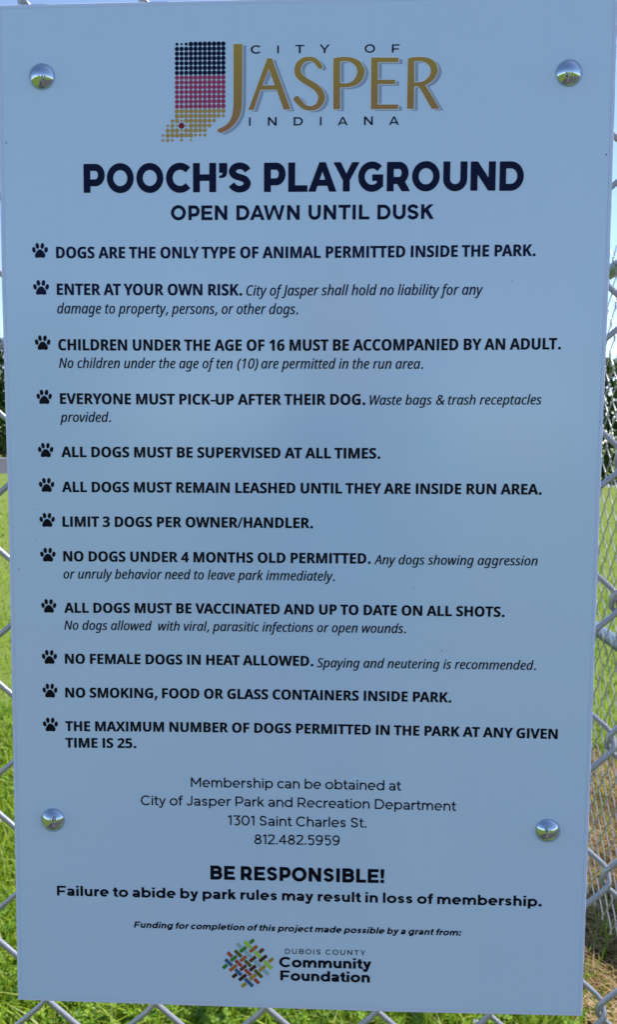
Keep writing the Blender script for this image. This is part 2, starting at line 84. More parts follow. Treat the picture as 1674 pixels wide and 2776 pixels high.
DOTS = [[-62.21,239.57,0.69,0],[-59.9,239.57,0.53,0],[-57.59,239.57,0.72,0],[-55.29,239.57,1.05,0],[-52.98,239.58,1.05,0],[-50.68,239.58,1.05,0],[-48.38,239.58,1.05,0],[-46.08,239.58,1.05,0],[-43.78,239.58,1.05,0],[-41.48,239.58,1.05,0],[-39.18,239.58,1.05,0],[-62.22,237.3,1.0,0],[-59.91,237.3,1.0,0],[-57.61,237.3,1.0,0],[-55.3,237.3,1.05,0],[-52.99,237.3,1.05,0],[-50.69,237.3,1.05,0],[-48.39,237.3,1.05,0],[-46.08,237.3,1.05,0],[-43.78,237.31,1.05,0],[-41.48,237.31,1.05,0],[-39.18,237.31,1.05,0],[-62.24,235.02,1.0,0],[-59.93,235.02,1.0,0],[-57.62,235.02,1.0,0],[-55.31,235.02,1.05,0],[-53.0,235.02,1.05,0],[-50.7,235.03,1.05,0],[-48.39,235.03,1.05,0],[-46.09,235.03,1.05,0],[-43.79,235.03,1.05,0],[-41.48,235.03,1.05,0],[-39.18,235.03,1.05,0],[-62.25,232.74,1.0,0],[-59.94,232.74,1.0,0],[-57.63,232.74,1.0,0],[-55.32,232.74,1.05,0],[-53.01,232.74,1.05,0],[-50.71,232.75,1.05,0],[-48.4,232.75,1.05,0],[-46.1,232.75,1.05,0],[-43.79,232.75,1.05,0],[-41.49,232.76,1.05,0],[-39.19,232.76,1.05,0],[-62.26,230.45,1.0,0],[-59.95,230.46,1.0,0],[-57.64,230.46,1.0,0],[-55.33,230.46,1.05,0],[-53.02,230.46,1.05,0],[-50.71,230.47,1.05,0],[-48.41,230.47,1.05,0],[-46.1,230.47,1.05,0],[-43.8,230.47,1.05,0],[-41.49,230.48,1.05,0],[-39.19,230.48,1.05,0],[-62.28,228.17,1.0,0],[-59.96,228.17,1.0,0],[-57.65,228.17,1.0,0],[-55.34,228.18,1.05,0],[-53.03,228.18,1.05,0],[-50.72,228.18,1.05,0],[-48.42,228.19,1.05,0],[-46.11,228.19,1.05,0],[-43.8,228.19,1.05,0],[-41.5,228.2,1.05,0],[-39.19,228.2,1.05,0],[-62.29,225.88,1.0,0],[-59.98,225.88,1.0,0],[-57.66,225.89,1.0,0],[-55.35,225.89,1.05,0],[-53.04,225.9,1.05,0],[-50.73,225.9,1.05,0],[-48.42,225.9,1.05,0],[-46.12,225.91,1.05,0],[-43.81,225.91,1.05,0],[-41.5,225.91,1.05,0],[-39.2,225.92,1.05,0],[-62.3,223.59,1.0,1],[-59.99,223.6,1.0,1],[-57.68,223.6,1.0,1],[-55.36,223.6,1.05,1],[-53.05,223.61,1.05,1],[-50.74,223.61,1.05,1],[-48.43,223.62,1.05,1],[-46.12,223.62,1.05,1],[-43.81,223.62,1.05,1],[-41.51,223.63,1.05,1],[-39.2,223.63,1.05,1],[-62.32,221.3,1.0,1],[-60.0,221.31,1.0,1],[-57.69,221.31,1.0,1],[-55.37,221.31,1.05,1],[-53.06,221.32,1.05,1],[-50.75,221.32,1.05,1],[-48.44,221.33,1.05,1],[-46.13,221.33,1.05,1],[-43.82,221.34,1.05,1],[-41.51,221.34,1.05,1],[-39.2,221.35,1.05,1],[-62.33,219.01,1.0,1],[-60.01,219.01,1.0,1],[-57.7,219.02,1.0,1],[-55.38,219.02,1.05,1],[-53.07,219.03,1.05,1],[-50.76,219.03,1.05,1],[-48.45,219.04,1.05,1],[-46.13,219.04,1.05,1],[-43.82,219.05,1.05,1],[-41.52,219.05,1.05,1],[-39.21,219.06,1.05,1],[-62.34,216.71,1.0,1],[-60.03,216.72,1.0,1],[-57.71,216.72,1.0,1],[-55.39,216.73,1.05,1],[-53.08,216.73,1.05,1],[-50.77,216.74,1.05,1],[-48.45,216.75,1.05,1],[-46.14,216.75,1.05,1],[-43.83,216.76,1.05,1],[-41.52,216.76,1.05,1],[-39.21,216.77,1.05,1],[-62.36,214.42,1.0,1],[-60.04,214.42,1.0,1],[-57.72,214.43,1.0,1],[-55.4,214.43,1.05,1],[-53.09,214.44,1.05,1],[-50.77,214.45,1.05,1],[-48.46,214.45,1.05,1],[-46.15,214.46,1.05,1],[-43.84,214.46,1.05,1],[-41.52,214.47,1.05,1],[-39.21,214.48,1.05,1],[-62.37,212.12,1.0,1],[-60.05,212.12,1.0,1],[-57.73,212.13,1.0,1],[-55.42,212.14,1.05,1],[-53.1,212.14,1.05,1],[-50.78,212.15,1.05,1],[-48.47,212.16,1.05,1],[-46.15,212.16,1.05,1],[-43.84,212.17,1.05,1],[-41.53,212.18,1.05,1],[-39.22,212.18,1.05,1],[-62.39,209.82,1.0,1],[-60.06,209.82,1.0,1],[-57.74,209.83,1.0,1],[-55.43,209.84,1.05,1],[-53.11,209.84,1.05,1],[-50.79,209.85,1.05,1],[-48.48,209.86,1.05,1],[-46.16,209.86,1.05,1],[-43.85,209.87,1.05,1],[-41.53,209.88,1.05,1],[-39.22,209.89,1.05,1],[-62.4,207.51,1.01,2],[-60.08,207.52,1.01,2],[-57.76,207.53,1.01,2],[-55.44,207.53,1.01,2],[-53.12,207.54,1.01,2],[-50.8,207.55,1.01,2],[-48.48,207.56,1.01,2],[-46.17,207.56,1.01,2],[-43.85,207.57,1.01,2],[-41.54,207.58,1.01,2],[-39.23,207.59,1.01,2],[-62.41,205.21,1.01,2],[-60.09,205.22,1.01,2],[-57.77,205.22,1.01,2],[-55.45,205.23,1.01,2],[-53.13,205.24,1.01,2],[-50.81,205.25,1.01,2],[-48.49,205.25,1.01,2],[-46.17,205.26,1.01,2],[-43.86,205.27,1.01,2],[-41.54,205.28,0.88,2],[-39.23,205.29,0.69,2],[-64.75,202.89,0.75,2],[-62.43,202.9,1.01,2],[-60.1,202.91,0.59,2],[-57.78,202.92,1.01,2],[-55.46,202.93,1.04,2],[-53.14,202.93,1.01,2],[-50.82,202.94,1.01,2],[-48.5,202.95,1.01,2],[-46.18,202.96,0.93,2],[-43.86,202.97,0.83,2],[-67.09,200.57,0.56,2],[-64.77,200.58,0.96,2],[-62.44,200.59,0.56,2],[-57.79,200.61,0.56,2],[-55.47,200.62,1.01,2],[-53.15,200.63,1.01,2],[-50.83,200.64,1.01,2],[-48.51,200.64,1.01,2],[-46.19,200.65,0.88,2],[-67.11,198.26,0.93,2],[-64.78,198.27,1.01,2],[-62.45,198.28,1.01,2],[-60.13,198.29,0.61,2],[-57.8,198.3,1.01,2],[-55.48,198.31,1.01,2],[-53.16,198.32,1.01,2],[-50.83,198.33,0.96,2],[-48.51,198.34,0.88,2],[-69.45,195.94,0.59,2],[-67.12,195.95,1.01,2],[-64.8,195.96,1.01,2],[-62.47,195.97,1.01,2],[-60.14,195.98,1.04,2],[-57.81,195.99,0.96,2],[-55.49,196.0,1.04,2],[-53.17,196.01,0.69,2],[-50.84,196.02,0.67,2],[-48.52,196.03,0.69,2],[-69.47,193.62,0.59,2],[-67.14,193.63,0.77,2],[-64.81,193.64,0.59,2],[-60.15,193.66,0.64,2],[-55.5,193.68,0.48,2],[-60.12,200.6,1.38,3]]
WEAVE = [["g",-26.17,-223.13,-23.89,-221.14,-22.74,-222.58,-25.01,-224.58],["l",-27.9,-222.26,-24.35,-225.73,-25.61,-227.14,-29.17,-223.67],["b",-31.91,-223.57,-29.39,-226.03,-30.66,-227.44,-33.18,-224.98],["g",-31.34,-228.24,-28.02,-225.34,-26.86,-226.79,-30.18,-229.69],["o",-26.1,-228.06,-22.21,-224.65,-21.06,-226.1,-24.95,-229.51],["n",-21.08,-228.27,-18.7,-226.19,-17.54,-227.64,-19.92,-229.72],["v",-32.94,-227.53,-29.45,-230.94,-30.72,-232.35,-34.21,-228.95],["b",-27.64,-227.7,-24.27,-230.99,-25.54,-232.4,-28.91,-229.11],["l",-22.44,-227.68,-19.07,-230.96,-20.34,-232.38,-23.71,-229.09],["r",-36.9,-228.7,-34.49,-231.05,-35.77,-232.46,-38.17,-230.11],["g",-36.46,-233.41,-33.18,-230.54,-32.03,-231.99,-35.3,-234.86],["o",-31.31,-233.42,-28.04,-230.55,-26.88,-232.0,-30.16,-234.87],["n",-26.17,-233.43,-22.9,-230.56,-21.75,-232.01,-25.01,-234.88],["d",-20.95,-233.29,-17.01,-229.83,-15.86,-231.28,-19.79,-234.74],["y",-15.93,-233.41,-13.56,-231.32,-12.4,-232.77,-14.78,-234.86],["u",-38.12,-232.62,-34.56,-236.1,-35.84,-237.52,-39.4,-234.03],["r",-32.72,-232.95,-29.35,-236.25,-30.62,-237.66,-33.99,-234.37],["v",-27.64,-232.9,-24.27,-236.19,-25.54,-237.61,-28.91,-234.31],["b",-22.43,-232.97,-19.06,-236.26,-20.33,-237.68,-23.7,-234.39],["l",-17.24,-233.06,-13.02,-237.17,-14.29,-238.59,-18.5,-234.48],["g",-40.69,-237.7,-38.29,-235.6,-37.14,-237.06,-39.54,-239.16],["o",-37.07,-239.05,-33.22,-235.67,-32.06,-237.12,-35.92,-240.5],["n",-31.31,-238.53,-28.04,-235.65,-26.88,-237.11,-30.16,-239.98],["k",-26.16,-238.57,-22.89,-235.7,-21.74,-237.15,-25.01,-240.02],["y",-21.08,-238.58,-17.82,-235.71,-16.66,-237.16,-19.93,-240.03],["u",-32.76,-238.09,-29.43,-241.34,-30.71,-242.76,-34.03,-239.5],["r",-27.57,-238.0,-24.2,-241.3,-25.47,-242.72,-28.84,-239.42],["v",-22.33,-238.22,-18.18,-242.27,-19.45,-243.69,-23.6,-239.64],["b",-17.38,-238.07,-14.78,-240.61,-16.05,-242.03,-18.65,-239.49],["k",-35.54,-242.76,-33.14,-240.66,-31.99,-242.11,-34.38,-244.22],["k",-31.95,-244.3,-28.04,-240.87,-26.89,-242.32,-30.79,-245.76],["y",-26.18,-243.64,-22.86,-240.71,-21.7,-242.17,-25.03,-245.09],["u",-27.54,-243.26,-23.25,-247.46,-24.52,-248.88,-28.81,-244.68],["r",-22.48,-243.21,-19.95,-245.69,-21.22,-247.11,-23.75,-244.63],["y",-30.48,-247.89,-28.09,-245.79,-26.93,-247.24,-29.32,-249.35]]
LOGO = {"S":[[[9.74,228.86],[9.51,229.21],[9.16,229.73],[8.74,230.32],[8.28,230.86],[7.83,231.29],[7.35,231.7],[6.78,232.09],[6.14,232.42],[5.46,232.65],[4.75,232.81],[4.01,232.9],[3.25,232.93],[2.46,232.91],[1.61,232.83],[0.74,232.67],[-0.12,232.39],[-0.92,231.98],[-1.66,231.48],[-2.33,230.88],[-2.9,230.2],[-3.35,229.44],[-3.69,228.62],[-3.91,227.74],[-3.99,226.85],[-3.93,225.96],[-3.75,225.05],[-3.42,224.13],[-2.9,223.23],[-2.2,222.42],[-1.4,221.73],[-0.58,221.12],[0.22,220.56],[1.06,220.03],[1.91,219.58],[2.69,219.17],[3.41,218.74],[4.14,218.29],[4.84,217.83],[5.46,217.39],[5.99,216.93],[6.5,216.38],[7.0,215.77],[7.41,215.17],[7.68,214.66],[7.82,214.27],[7.88,213.94],[7.89,213.6],[7.86,213.21],[7.76,212.7],[7.58,212.11],[7.35,211.53],[7.1,211.07],[6.82,210.71],[6.46,210.36],[6.03,210.05],[5.57,209.81],[5.11,209.65],[4.61,209.56],[4.1,209.53],[3.58,209.56],[3.05,209.66],[2.52,209.83],[2.0,210.06],[1.55,210.31],[1.16,210.62],[0.78,211.02],[0.37,211.49],[-0.06,211.98],[-0.5,212.48],[-0.94,213.02],[-1.34,213.52],[-1.63,213.87],[-2.18,214.26],[-2.85,214.39],[-3.5,214.23],[-4.01,213.81],[-4.28,213.21],[-4.26,212.55],[-3.94,211.97],[-3.63,211.65],[-3.17,211.17],[-2.63,210.63],[-2.1,210.13],[-1.6,209.67],[-1.05,209.2],[-0.43,208.71],[0.27,208.27],[1.02,207.93],[1.78,207.66],[2.56,207.47],[3.33,207.35],[4.1,207.3],[4.87,207.32],[5.65,207.42],[6.42,207.6],[7.17,207.86],[7.93,208.2],[8.69,208.66],[9.38,209.25],[9.98,209.99],[10.49,210.8],[10.9,211.67],[11.18,212.54],[11.3,213.39],[11.28,214.25],[11.09,215.12],[10.75,215.98],[10.26,216.83],[9.65,217.67],[8.97,218.45],[8.23,219.18],[7.44,219.83],[6.62,220.38],[5.82,220.86],[5.03,221.33],[4.21,221.79],[3.4,222.22],[2.67,222.62],[2.0,223.04],[1.33,223.53],[0.67,224.06],[0.15,224.55],[-0.2,224.97],[-0.42,225.37],[-0.58,225.83],[-0.68,226.32],[-0.72,226.79],[-0.7,227.24],[-0.6,227.71],[-0.45,228.19],[-0.26,228.62],[-0.01,229.03],[0.32,229.46],[0.7,229.86],[1.1,230.18],[1.57,230.43],[2.14,230.65],[2.76,230.8],[3.34,230.88],[3.86,230.87],[4.35,230.79],[4.8,230.65],[5.19,230.47],[5.5,230.27],[5.79,230.0],[6.11,229.66],[6.44,229.3],[6.8,228.89],[7.19,228.4],[7.55,227.93],[7.81,227.59],[8.2,227.24],[8.71,227.09],[9.23,227.17],[9.66,227.45],[9.91,227.89],[9.94,228.39]]],"P":[[[15.42,207.87],[15.2,232.05],[17.33,232.52],[17.98,232.57],[18.91,232.64],[19.96,232.7],[20.97,232.7],[21.94,232.65],[22.94,232.57],[23.93,232.42],[24.9,232.17],[25.87,231.83],[26.84,231.41],[27.76,230.87],[28.56,230.19],[29.28,229.32],[29.92,228.28],[30.42,227.16],[30.68,226.07],[30.66,224.96],[30.41,223.81],[30.01,222.71],[29.5,221.76],[28.89,220.96],[28.14,220.29],[27.31,219.72],[26.44,219.24],[25.43,218.87],[24.29,218.61],[23.25,218.43],[22.52,218.3],[18.7,218.22],[18.8,207.84]],[[18.58,230.56],[20.71,230.76],[21.28,230.69],[22.1,230.59],[23.0,230.44],[23.8,230.19],[24.49,229.82],[25.16,229.35],[25.76,228.83],[26.23,228.27],[26.57,227.68],[26.8,227.03],[26.93,226.37],[26.99,225.73],[26.97,225.11],[26.86,224.5],[26.67,223.89],[26.4,223.3],[26.03,222.69],[25.57,222.08],[25.04,221.51],[24.46,221.04],[23.75,220.69],[22.94,220.43],[22.18,220.23],[21.66,220.09],[18.68,220.34]]],"E":[[[33.93,207.83],[33.85,232.24],[47.26,232.11],[47.23,229.9],[37.12,230.0],[37.23,221.74],[45.74,221.66],[45.77,219.61],[37.26,219.68],[37.33,209.98],[47.31,209.9],[47.35,207.73]]],"R":[[[51.71,207.8],[51.78,231.69],[54.22,232.14],[54.75,232.19],[55.51,232.26],[56.39,232.32],[57.28,232.33],[58.21,232.3],[59.21,232.24],[60.22,232.12],[61.19,231.91],[62.13,231.63],[63.06,231.27],[63.92,230.81],[64.67,230.21],[65.31,229.4],[65.86,228.42],[66.28,227.38],[66.52,226.43],[66.53,225.57],[66.36,224.75],[66.06,223.96],[65.69,223.2],[65.24,222.47],[64.7,221.76],[64.09,221.1],[63.45,220.53],[62.71,220.03],[61.88,219.59],[61.11,219.24],[60.58,218.99],[67.76,207.78],[63.86,207.7],[57.81,217.61],[56.68,218.48],[55.07,218.34],[55.07,207.77]],[[54.93,230.2],[57.6,230.34],[58.06,230.26],[58.72,230.16],[59.45,230.01],[60.11,229.77],[60.71,229.44],[61.3,229.02],[61.83,228.54],[62.26,228.03],[62.58,227.48],[62.82,226.88],[62.97,226.27],[63.03,225.65],[62.98,225.04],[62.83,224.42],[62.6,223.81],[62.29,223.24],[61.88,222.68],[61.39,222.15],[60.83,221.66],[60.26,221.26],[59.61,220.95],[58.89,220.71],[58.23,220.54],[57.77,220.42],[55.09,220.39]]],"A":[[[-26.77,207.88],[-17.4,232.43],[-15.09,232.41],[-5.7,208.02],[-9.17,207.89],[-12.72,217.48],[-20.72,217.45],[-23.97,207.86]],[[-16.62,227.43],[-19.69,219.57],[-13.65,219.62]]],"J":[[[-34.12,239.37],[-29.73,239.33],[-29.73,227.95],[-29.73,225.47],[-29.74,221.88],[-29.75,218.09],[-29.78,215.04],[-29.81,213.01],[-29.84,211.49],[-29.91,210.25],[-30.03,209.06],[-30.21,207.91],[-30.44,206.91],[-30.72,205.98],[-31.07,205.07],[-31.49,204.15],[-31.98,203.25],[-32.53,202.4],[-33.15,201.58],[-33.85,200.8],[-34.61,200.05],[-35.43,199.36],[-36.27,198.75],[-37.2,198.21],[-38.19,197.75],[-39.14,197.37],[-39.92,197.12],[-40.47,197.02],[-40.88,197.04],[-41.19,197.15],[-41.48,197.28],[-41.77,197.44],[-42.02,197.66],[-42.19,197.9],[-42.26,198.14],[-42.21,198.36],[-42.06,198.58],[-41.82,198.8],[-41.48,199.04],[-41.01,199.25],[-40.42,199.45],[-39.77,199.7],[-39.13,200.02],[-38.48,200.44],[-37.78,200.94],[-37.11,201.5],[-36.53,202.11],[-36.05,202.76],[-35.63,203.45],[-35.27,204.22],[-34.97,205.1],[-34.71,206.09],[-34.51,207.19],[-34.36,208.36],[-34.24,209.59],[-34.16,211.02],[-34.14,212.61],[-34.14,214.07],[-34.13,215.07]]]}
SHIFT = [1.86,-0.79]
EDGE = [[-152.79,-260.34],[-41.09,-260.45],[53.17,-260.41],[152.18,-259.4],[152.35,-146.88],[152.31,-49.32],[152.49,44.82],[153.09,135.73],[152.74,260.26],[60,260.9],[-47.5,260.3],[-152.28,259.4],[-152.94,121.5],[-152.57,61.79],[-152.11,4.59],[-152.38,-93.48]]
BOLTS = [[-130.21,224.81],[130.19,224.04],[-131.52,-158.08],[131.03,-157.65]]
SPECKS = [[-148.86,192.86,0.4],[149.43,185.31,0.5],[-147.06,-23.04,0.4],[-53.06,144.69,0.3],[105.11,124.48,0.3],[59.02,-30.11,0.35],[73.71,-62.87,0.4],[76.46,-62.63,0.2],[150.81,55.34,0.3],[-138.23,8.57,0.3],[-137.76,-7.22,0.25],[-109.37,-100.26,0.2]]

# ---------------------------------------------------------------- helpers
rng = np.random.default_rng(7)
random.seed(5)

def tag(o, label=None, cat=None, group=None, kind=None):
    if label: o['label'] = label
    if cat: o['category'] = cat
    if group: o['group'] = group
    if kind: o['kind'] = kind
    return o

def empty(name, loc, label, cat, group=None):
    o = bpy.data.objects.new(name, None); col.objects.link(o); o.location = loc
    o.empty_display_size = 0.1
    return tag(o, label, cat, group)

def obj(name, verts, faces, m, parent=None, smooth=False, mats=None, mat_ids=None):
    me = bpy.data.meshes.new(name)
    me.from_pydata([tuple(v) for v in verts], [], [tuple(f) for f in faces])
    for mm in (mats or [m]): me.materials.append(mm)
    if mat_ids is not None: me.polygons.foreach_set('material_index', np.array(mat_ids, np.int32))
    if smooth: me.polygons.foreach_set('use_smooth', np.ones(len(me.polygons), bool))
    me.update()
    o = bpy.data.objects.new(name, me); col.objects.link(o)
    if parent: o.parent = parent
    return o

def fast_mesh(name, V, quads, m, parent=None, smooth=False, tint=None):
    """V (n,3) float, quads (k,4) int"""
    me = bpy.data.meshes.new(name)
    V = np.asarray(V, np.float32); quads = np.asarray(quads, np.int32)
    me.vertices.add(len(V)); me.vertices.foreach_set('co', V.ravel())
    k = len(quads)
    me.loops.add(k * 4); me.loops.foreach_set('vertex_index', quads.ravel())
    me.polygons.add(k); me.polygons.foreach_set('loop_start', np.arange(0, k * 4, 4, dtype=np.int32))
    if smooth: me.polygons.foreach_set('use_smooth', np.ones(k, bool))
    if tint is not None:
        a = me.attributes.new('tint', 'FLOAT', 'FACE'); a.data.foreach_set('value', np.asarray(tint, np.float32))
    me.materials.append(m); me.update(calc_edges=True)
    o = bpy.data.objects.new(name, me); col.objects.link(o)
    if parent: o.parent = parent
    return o

class NT:
    def __init__(s, name):
        s.m = bpy.data.materials.new(name); s.m.use_nodes = True
        s.t = s.m.node_tree; s.p = s.t.nodes['Principled BSDF']; s.out = s.t.nodes['Material Output']
    def n(s, kind, **kw):
        x = s.t.nodes.new(kind)
        for k, v in kw.items(): setattr(x, k, v)
        return x
    def l(s, a, b): s.t.links.new(a, b)
    def noise(s, scale, detail=4, rough=0.6, vec=None):
        x = s.n('ShaderNodeTexNoise'); x.inputs['Scale'].default_value = scale
        x.inputs['Detail'].default_value = detail; x.inputs['Roughness'].default_value = rough
        if vec is None:
            g = s.n('ShaderNodeTexCoord'); vec = g.outputs['Object']
        s.l(vec, x.inputs['Vector']); return x.outputs['Fac']
    def ramp(s, fac, stops):
        x = s.n('ShaderNodeValToRGB'); e = x.color_ramp.elements
        while len(e) < len(stops): e.new(0.5)
        for i, (p, c) in enumerate(stops):
            e[i].position = p; e[i].color = (*c, 1)
        s.l(fac, x.inputs['Fac']); return x.outputs['Color']
    def mix(s, fac, a, b):
        x = s.n('ShaderNodeMix', data_type='RGBA')
        for sock, v in ((x.inputs[0], fac), (x.inputs[6], a), (x.inputs[7], b)):
            if isinstance(v, (int, float)): sock.default_value = v
            elif isinstance(v, tuple): sock.default_value = (*v, 1)
            else: s.l(v, sock)
        return x.outputs[2]
    def bump(s, h, strength=0.2, dist=0.01):
        x = s.n('ShaderNodeBump'); x.inputs['Strength'].default_value = strength; x.inputs['Distance'].default_value = dist
        s.l(h, x.inputs['Height']); s.l(x.outputs['Normal'], s.p.inputs['Normal'])

def ink(name, c, rough=0.34, var=0.06):
    t = NT(name)
    f = t.noise(160, 3)
    t.l(t.mix(f, tuple(x * (1 - var) for x in c), tuple(min(1, x * (1 + var)) for x in c)), t.p.inputs['Base Color'])
    t.p.inputs['Roughness'].default_value = rough
    if max(c) < .3: t.p.inputs['Specular IOR Level'].default_value = 0.10
    return t.m

# ---------------------------------------------------------------- materials
def film_material():
    t = NT('white_sign_film')
    tc = t.n('ShaderNodeTexCoord')
    f = t.noise(7, 4, 0.6); hue = t.noise(4.3, 3, 0.5)
    mp = t.n('ShaderNodeMapping'); mp.inputs['Scale'].default_value = (420, 60, 9); t.l(tc.outputs['Object'], mp.inputs['Vector'])
    streak = t.noise(1.0, 3, 0.6, mp.outputs['Vector'])
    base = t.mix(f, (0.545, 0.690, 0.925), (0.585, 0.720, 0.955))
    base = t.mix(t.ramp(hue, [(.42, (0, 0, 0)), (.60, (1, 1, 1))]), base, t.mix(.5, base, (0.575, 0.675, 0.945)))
    base = t.mix(t.ramp(streak, [(.40, (0, 0, 0)), (.75, (.035, .035, .035))]), base, (0.42, 0.52, 0.66))
    g = t.noise(26, 5, 0.7)
    base = t.mix(t.ramp(g, [(.62, (0, 0, 0)), (.80, (.22, .22, .22))]), base, (0.44, 0.56, 0.66))
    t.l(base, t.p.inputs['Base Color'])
    r = t.n('ShaderNodeMapRange'); r.inputs['To Min'].default_value = 0.15; r.inputs['To Max'].default_value = 0.22
    t.p.inputs['Specular IOR Level'].default_value = 0.72
    t.l(f, r.inputs['Value']); t.l(r.outputs['Result'], t.p.inputs['Roughness'])
    t.bump(t.noise(420, 2), 0.03, 0.0004)
    return t.m
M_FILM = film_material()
M_EDGE = ink('panel_edge', (0.60, 0.67, 0.94), 0.4)
M_NAVY = ink('navy_ink', (0.004, 0.007, 0.040))
M_BLACK = ink('black_ink', (0.003, 0.0035, 0.012))
M_CRIM = ink('crimson_ink', (0.37, 0.013, 0.095))
M_RED = ink('red_ink', (0.26, 0.018, 0.045))
M_DOTGOLD = ink('gold_dot_ink', (0.48, 0.275, 0.04))
M_SHADE = ink('grey_blue_ink', (0.29, 0.345, 0.50))
M_HALO = ink('pale_ink', (0.70, 0.78, 0.96))
M_SPECK = ink('dark_dirt', (0.05, 0.05, 0.06), 0.8)
def gold():
    t = NT('gold_brown_ink')
    tc = t.n('ShaderNodeTexCoord'); s = t.n('ShaderNodeSeparateXYZ'); t.l(tc.outputs['Object'], s.inputs[0])
    mr = t.n('ShaderNodeMapRange'); mr.inputs['From Min'].default_value = 0.194; mr.inputs['From Max'].default_value = 0.240
    t.l(s.outputs['Z'], mr.inputs['Value'])
    t.l(t.ramp(mr.outputs['Result'], [(0.0, (0.40, 0.145, 0.06)), (0.35, (0.37, 0.185, 0.03)), (1.0, (0.42, 0.26, 0.016))]), t.p.inputs['Base Color'])
    t.p.inputs['Roughness'].default_value = 0.34
    return t.m
M_GOLD = gold()
WEAVE_INK = {'g': ink('green_ink', (0.06, 0.22, 0.035)), 'l': ink('lime_ink', (0.40, 0.62, 0.06)), 'b': ink('pale_blue_ink', (0.30, 0.47, 0.52)),
             'o': ink('orange_ink', (0.42, 0.12, 0.02)), 'n': ink('brown_ink', (0.13, 0.055, 0.03)), 'v': ink('olive_ink', (0.13, 0.12, 0.015)),
             'r': ink('brick_ink', (0.42, 0.06, 0.035)), 'd': ink('dark_brown_ink', (0.07, 0.035, 0.02)), 'y': ink('mustard_ink', (0.42, 0.27, 0.02)),
             'u': ink('blue_ink', (0.055, 0.12, 0.26)), 'k': ink('umber_ink', (0.07, 0.025, 0.018))}

def steel(name, c, rough, metallic, scale=90, bump=0.05):
    t = NT(name)
    f = t.noise(scale, 4)
    t.l(t.mix(f, tuple(x * 0.86 for x in c), c), t.p.inputs['Base Color'])
    t.p.inputs['Roughness'].default_value = rough; t.p.inputs['Metallic'].default_value = metallic
    if bump: t.bump(f, bump, 0.001)
    return t.m
M_BOLT = steel('polished_bolt_steel', (0.50, 0.57, 0.66), 0.05, 1.0, 500, 0.02)
M_WIRE = steel('galvanised_wire', (0.40, 0.40, 0.445), 0.28, 0.45, 220, 0.25)
M_OLD_WIRE = steel('weathered_wire', (0.46, 0.46, 0.48), 0.30, 0.35, 90, 0.2)
M_PIPE = steel('galvanised_pipe', (0.27, 0.34, 0.42), 0.36, 0.7, 60, 0.06)

# ---------------------------------------------------------------- lettering
def stroke(pts, w):
    """quads of constant (or per point) width along a centre line"""
    P = [Vector(p[:2]) for p in pts]; n = len(P)
    W = [p[2] if len(p) > 2 else w for p in pts]
    off = []
    for i in range(n):
        a = (P[i] - P[i - 1]).normalized() if i else None
        b = (P[i + 1] - P[i]).normalized() if i < n - 1 else None
        if a is None: t = b; k = 1
        elif b is None: t = a; k = 1
        else:
            t = (a + b).normalized(); k = 1 / max(0.45, t.dot(a))
        off.append(Vector((-t.y, t.x)) * (W[i] / 2 * k))
    out = []
    for i in range(n - 1):
        a, b, c, d = P[i] + off[i], P[i] - off[i], P[i + 1] - off[i + 1], P[i + 1] + off[i + 1]
        out += [[a, b, c], [a, c, d]]
    return out

def arc(cx, cy, rx, ry, a0, a1, n=None):
    n = n or max(4, int(abs(a1 - a0) / 11))
    return [(cx + rx * math.cos(rad(a0 + (a1 - a0) * i / n)), cy + ry * math.sin(rad(a0 + (a1 - a0) * i / n))) for i in range(n + 1)]

def spline(P, n=5):
    out = []
    for i in range(len(P) - 1):
        a, b, c, d = (Vector(P[max(i - 1, 0)]), Vector(P[i]), Vector(P[i + 1]), Vector(P[min(i + 2, len(P) - 1)]))
        for j in range(n):
            t = j / n
            out.append(.5 * ((2 * b) + (-a + c) * t + (2 * a - 5 * b + 4 * c - d) * t * t + (-a + 3 * b - 3 * c + d) * t ** 3))
    return out + [Vector(P[-1])]

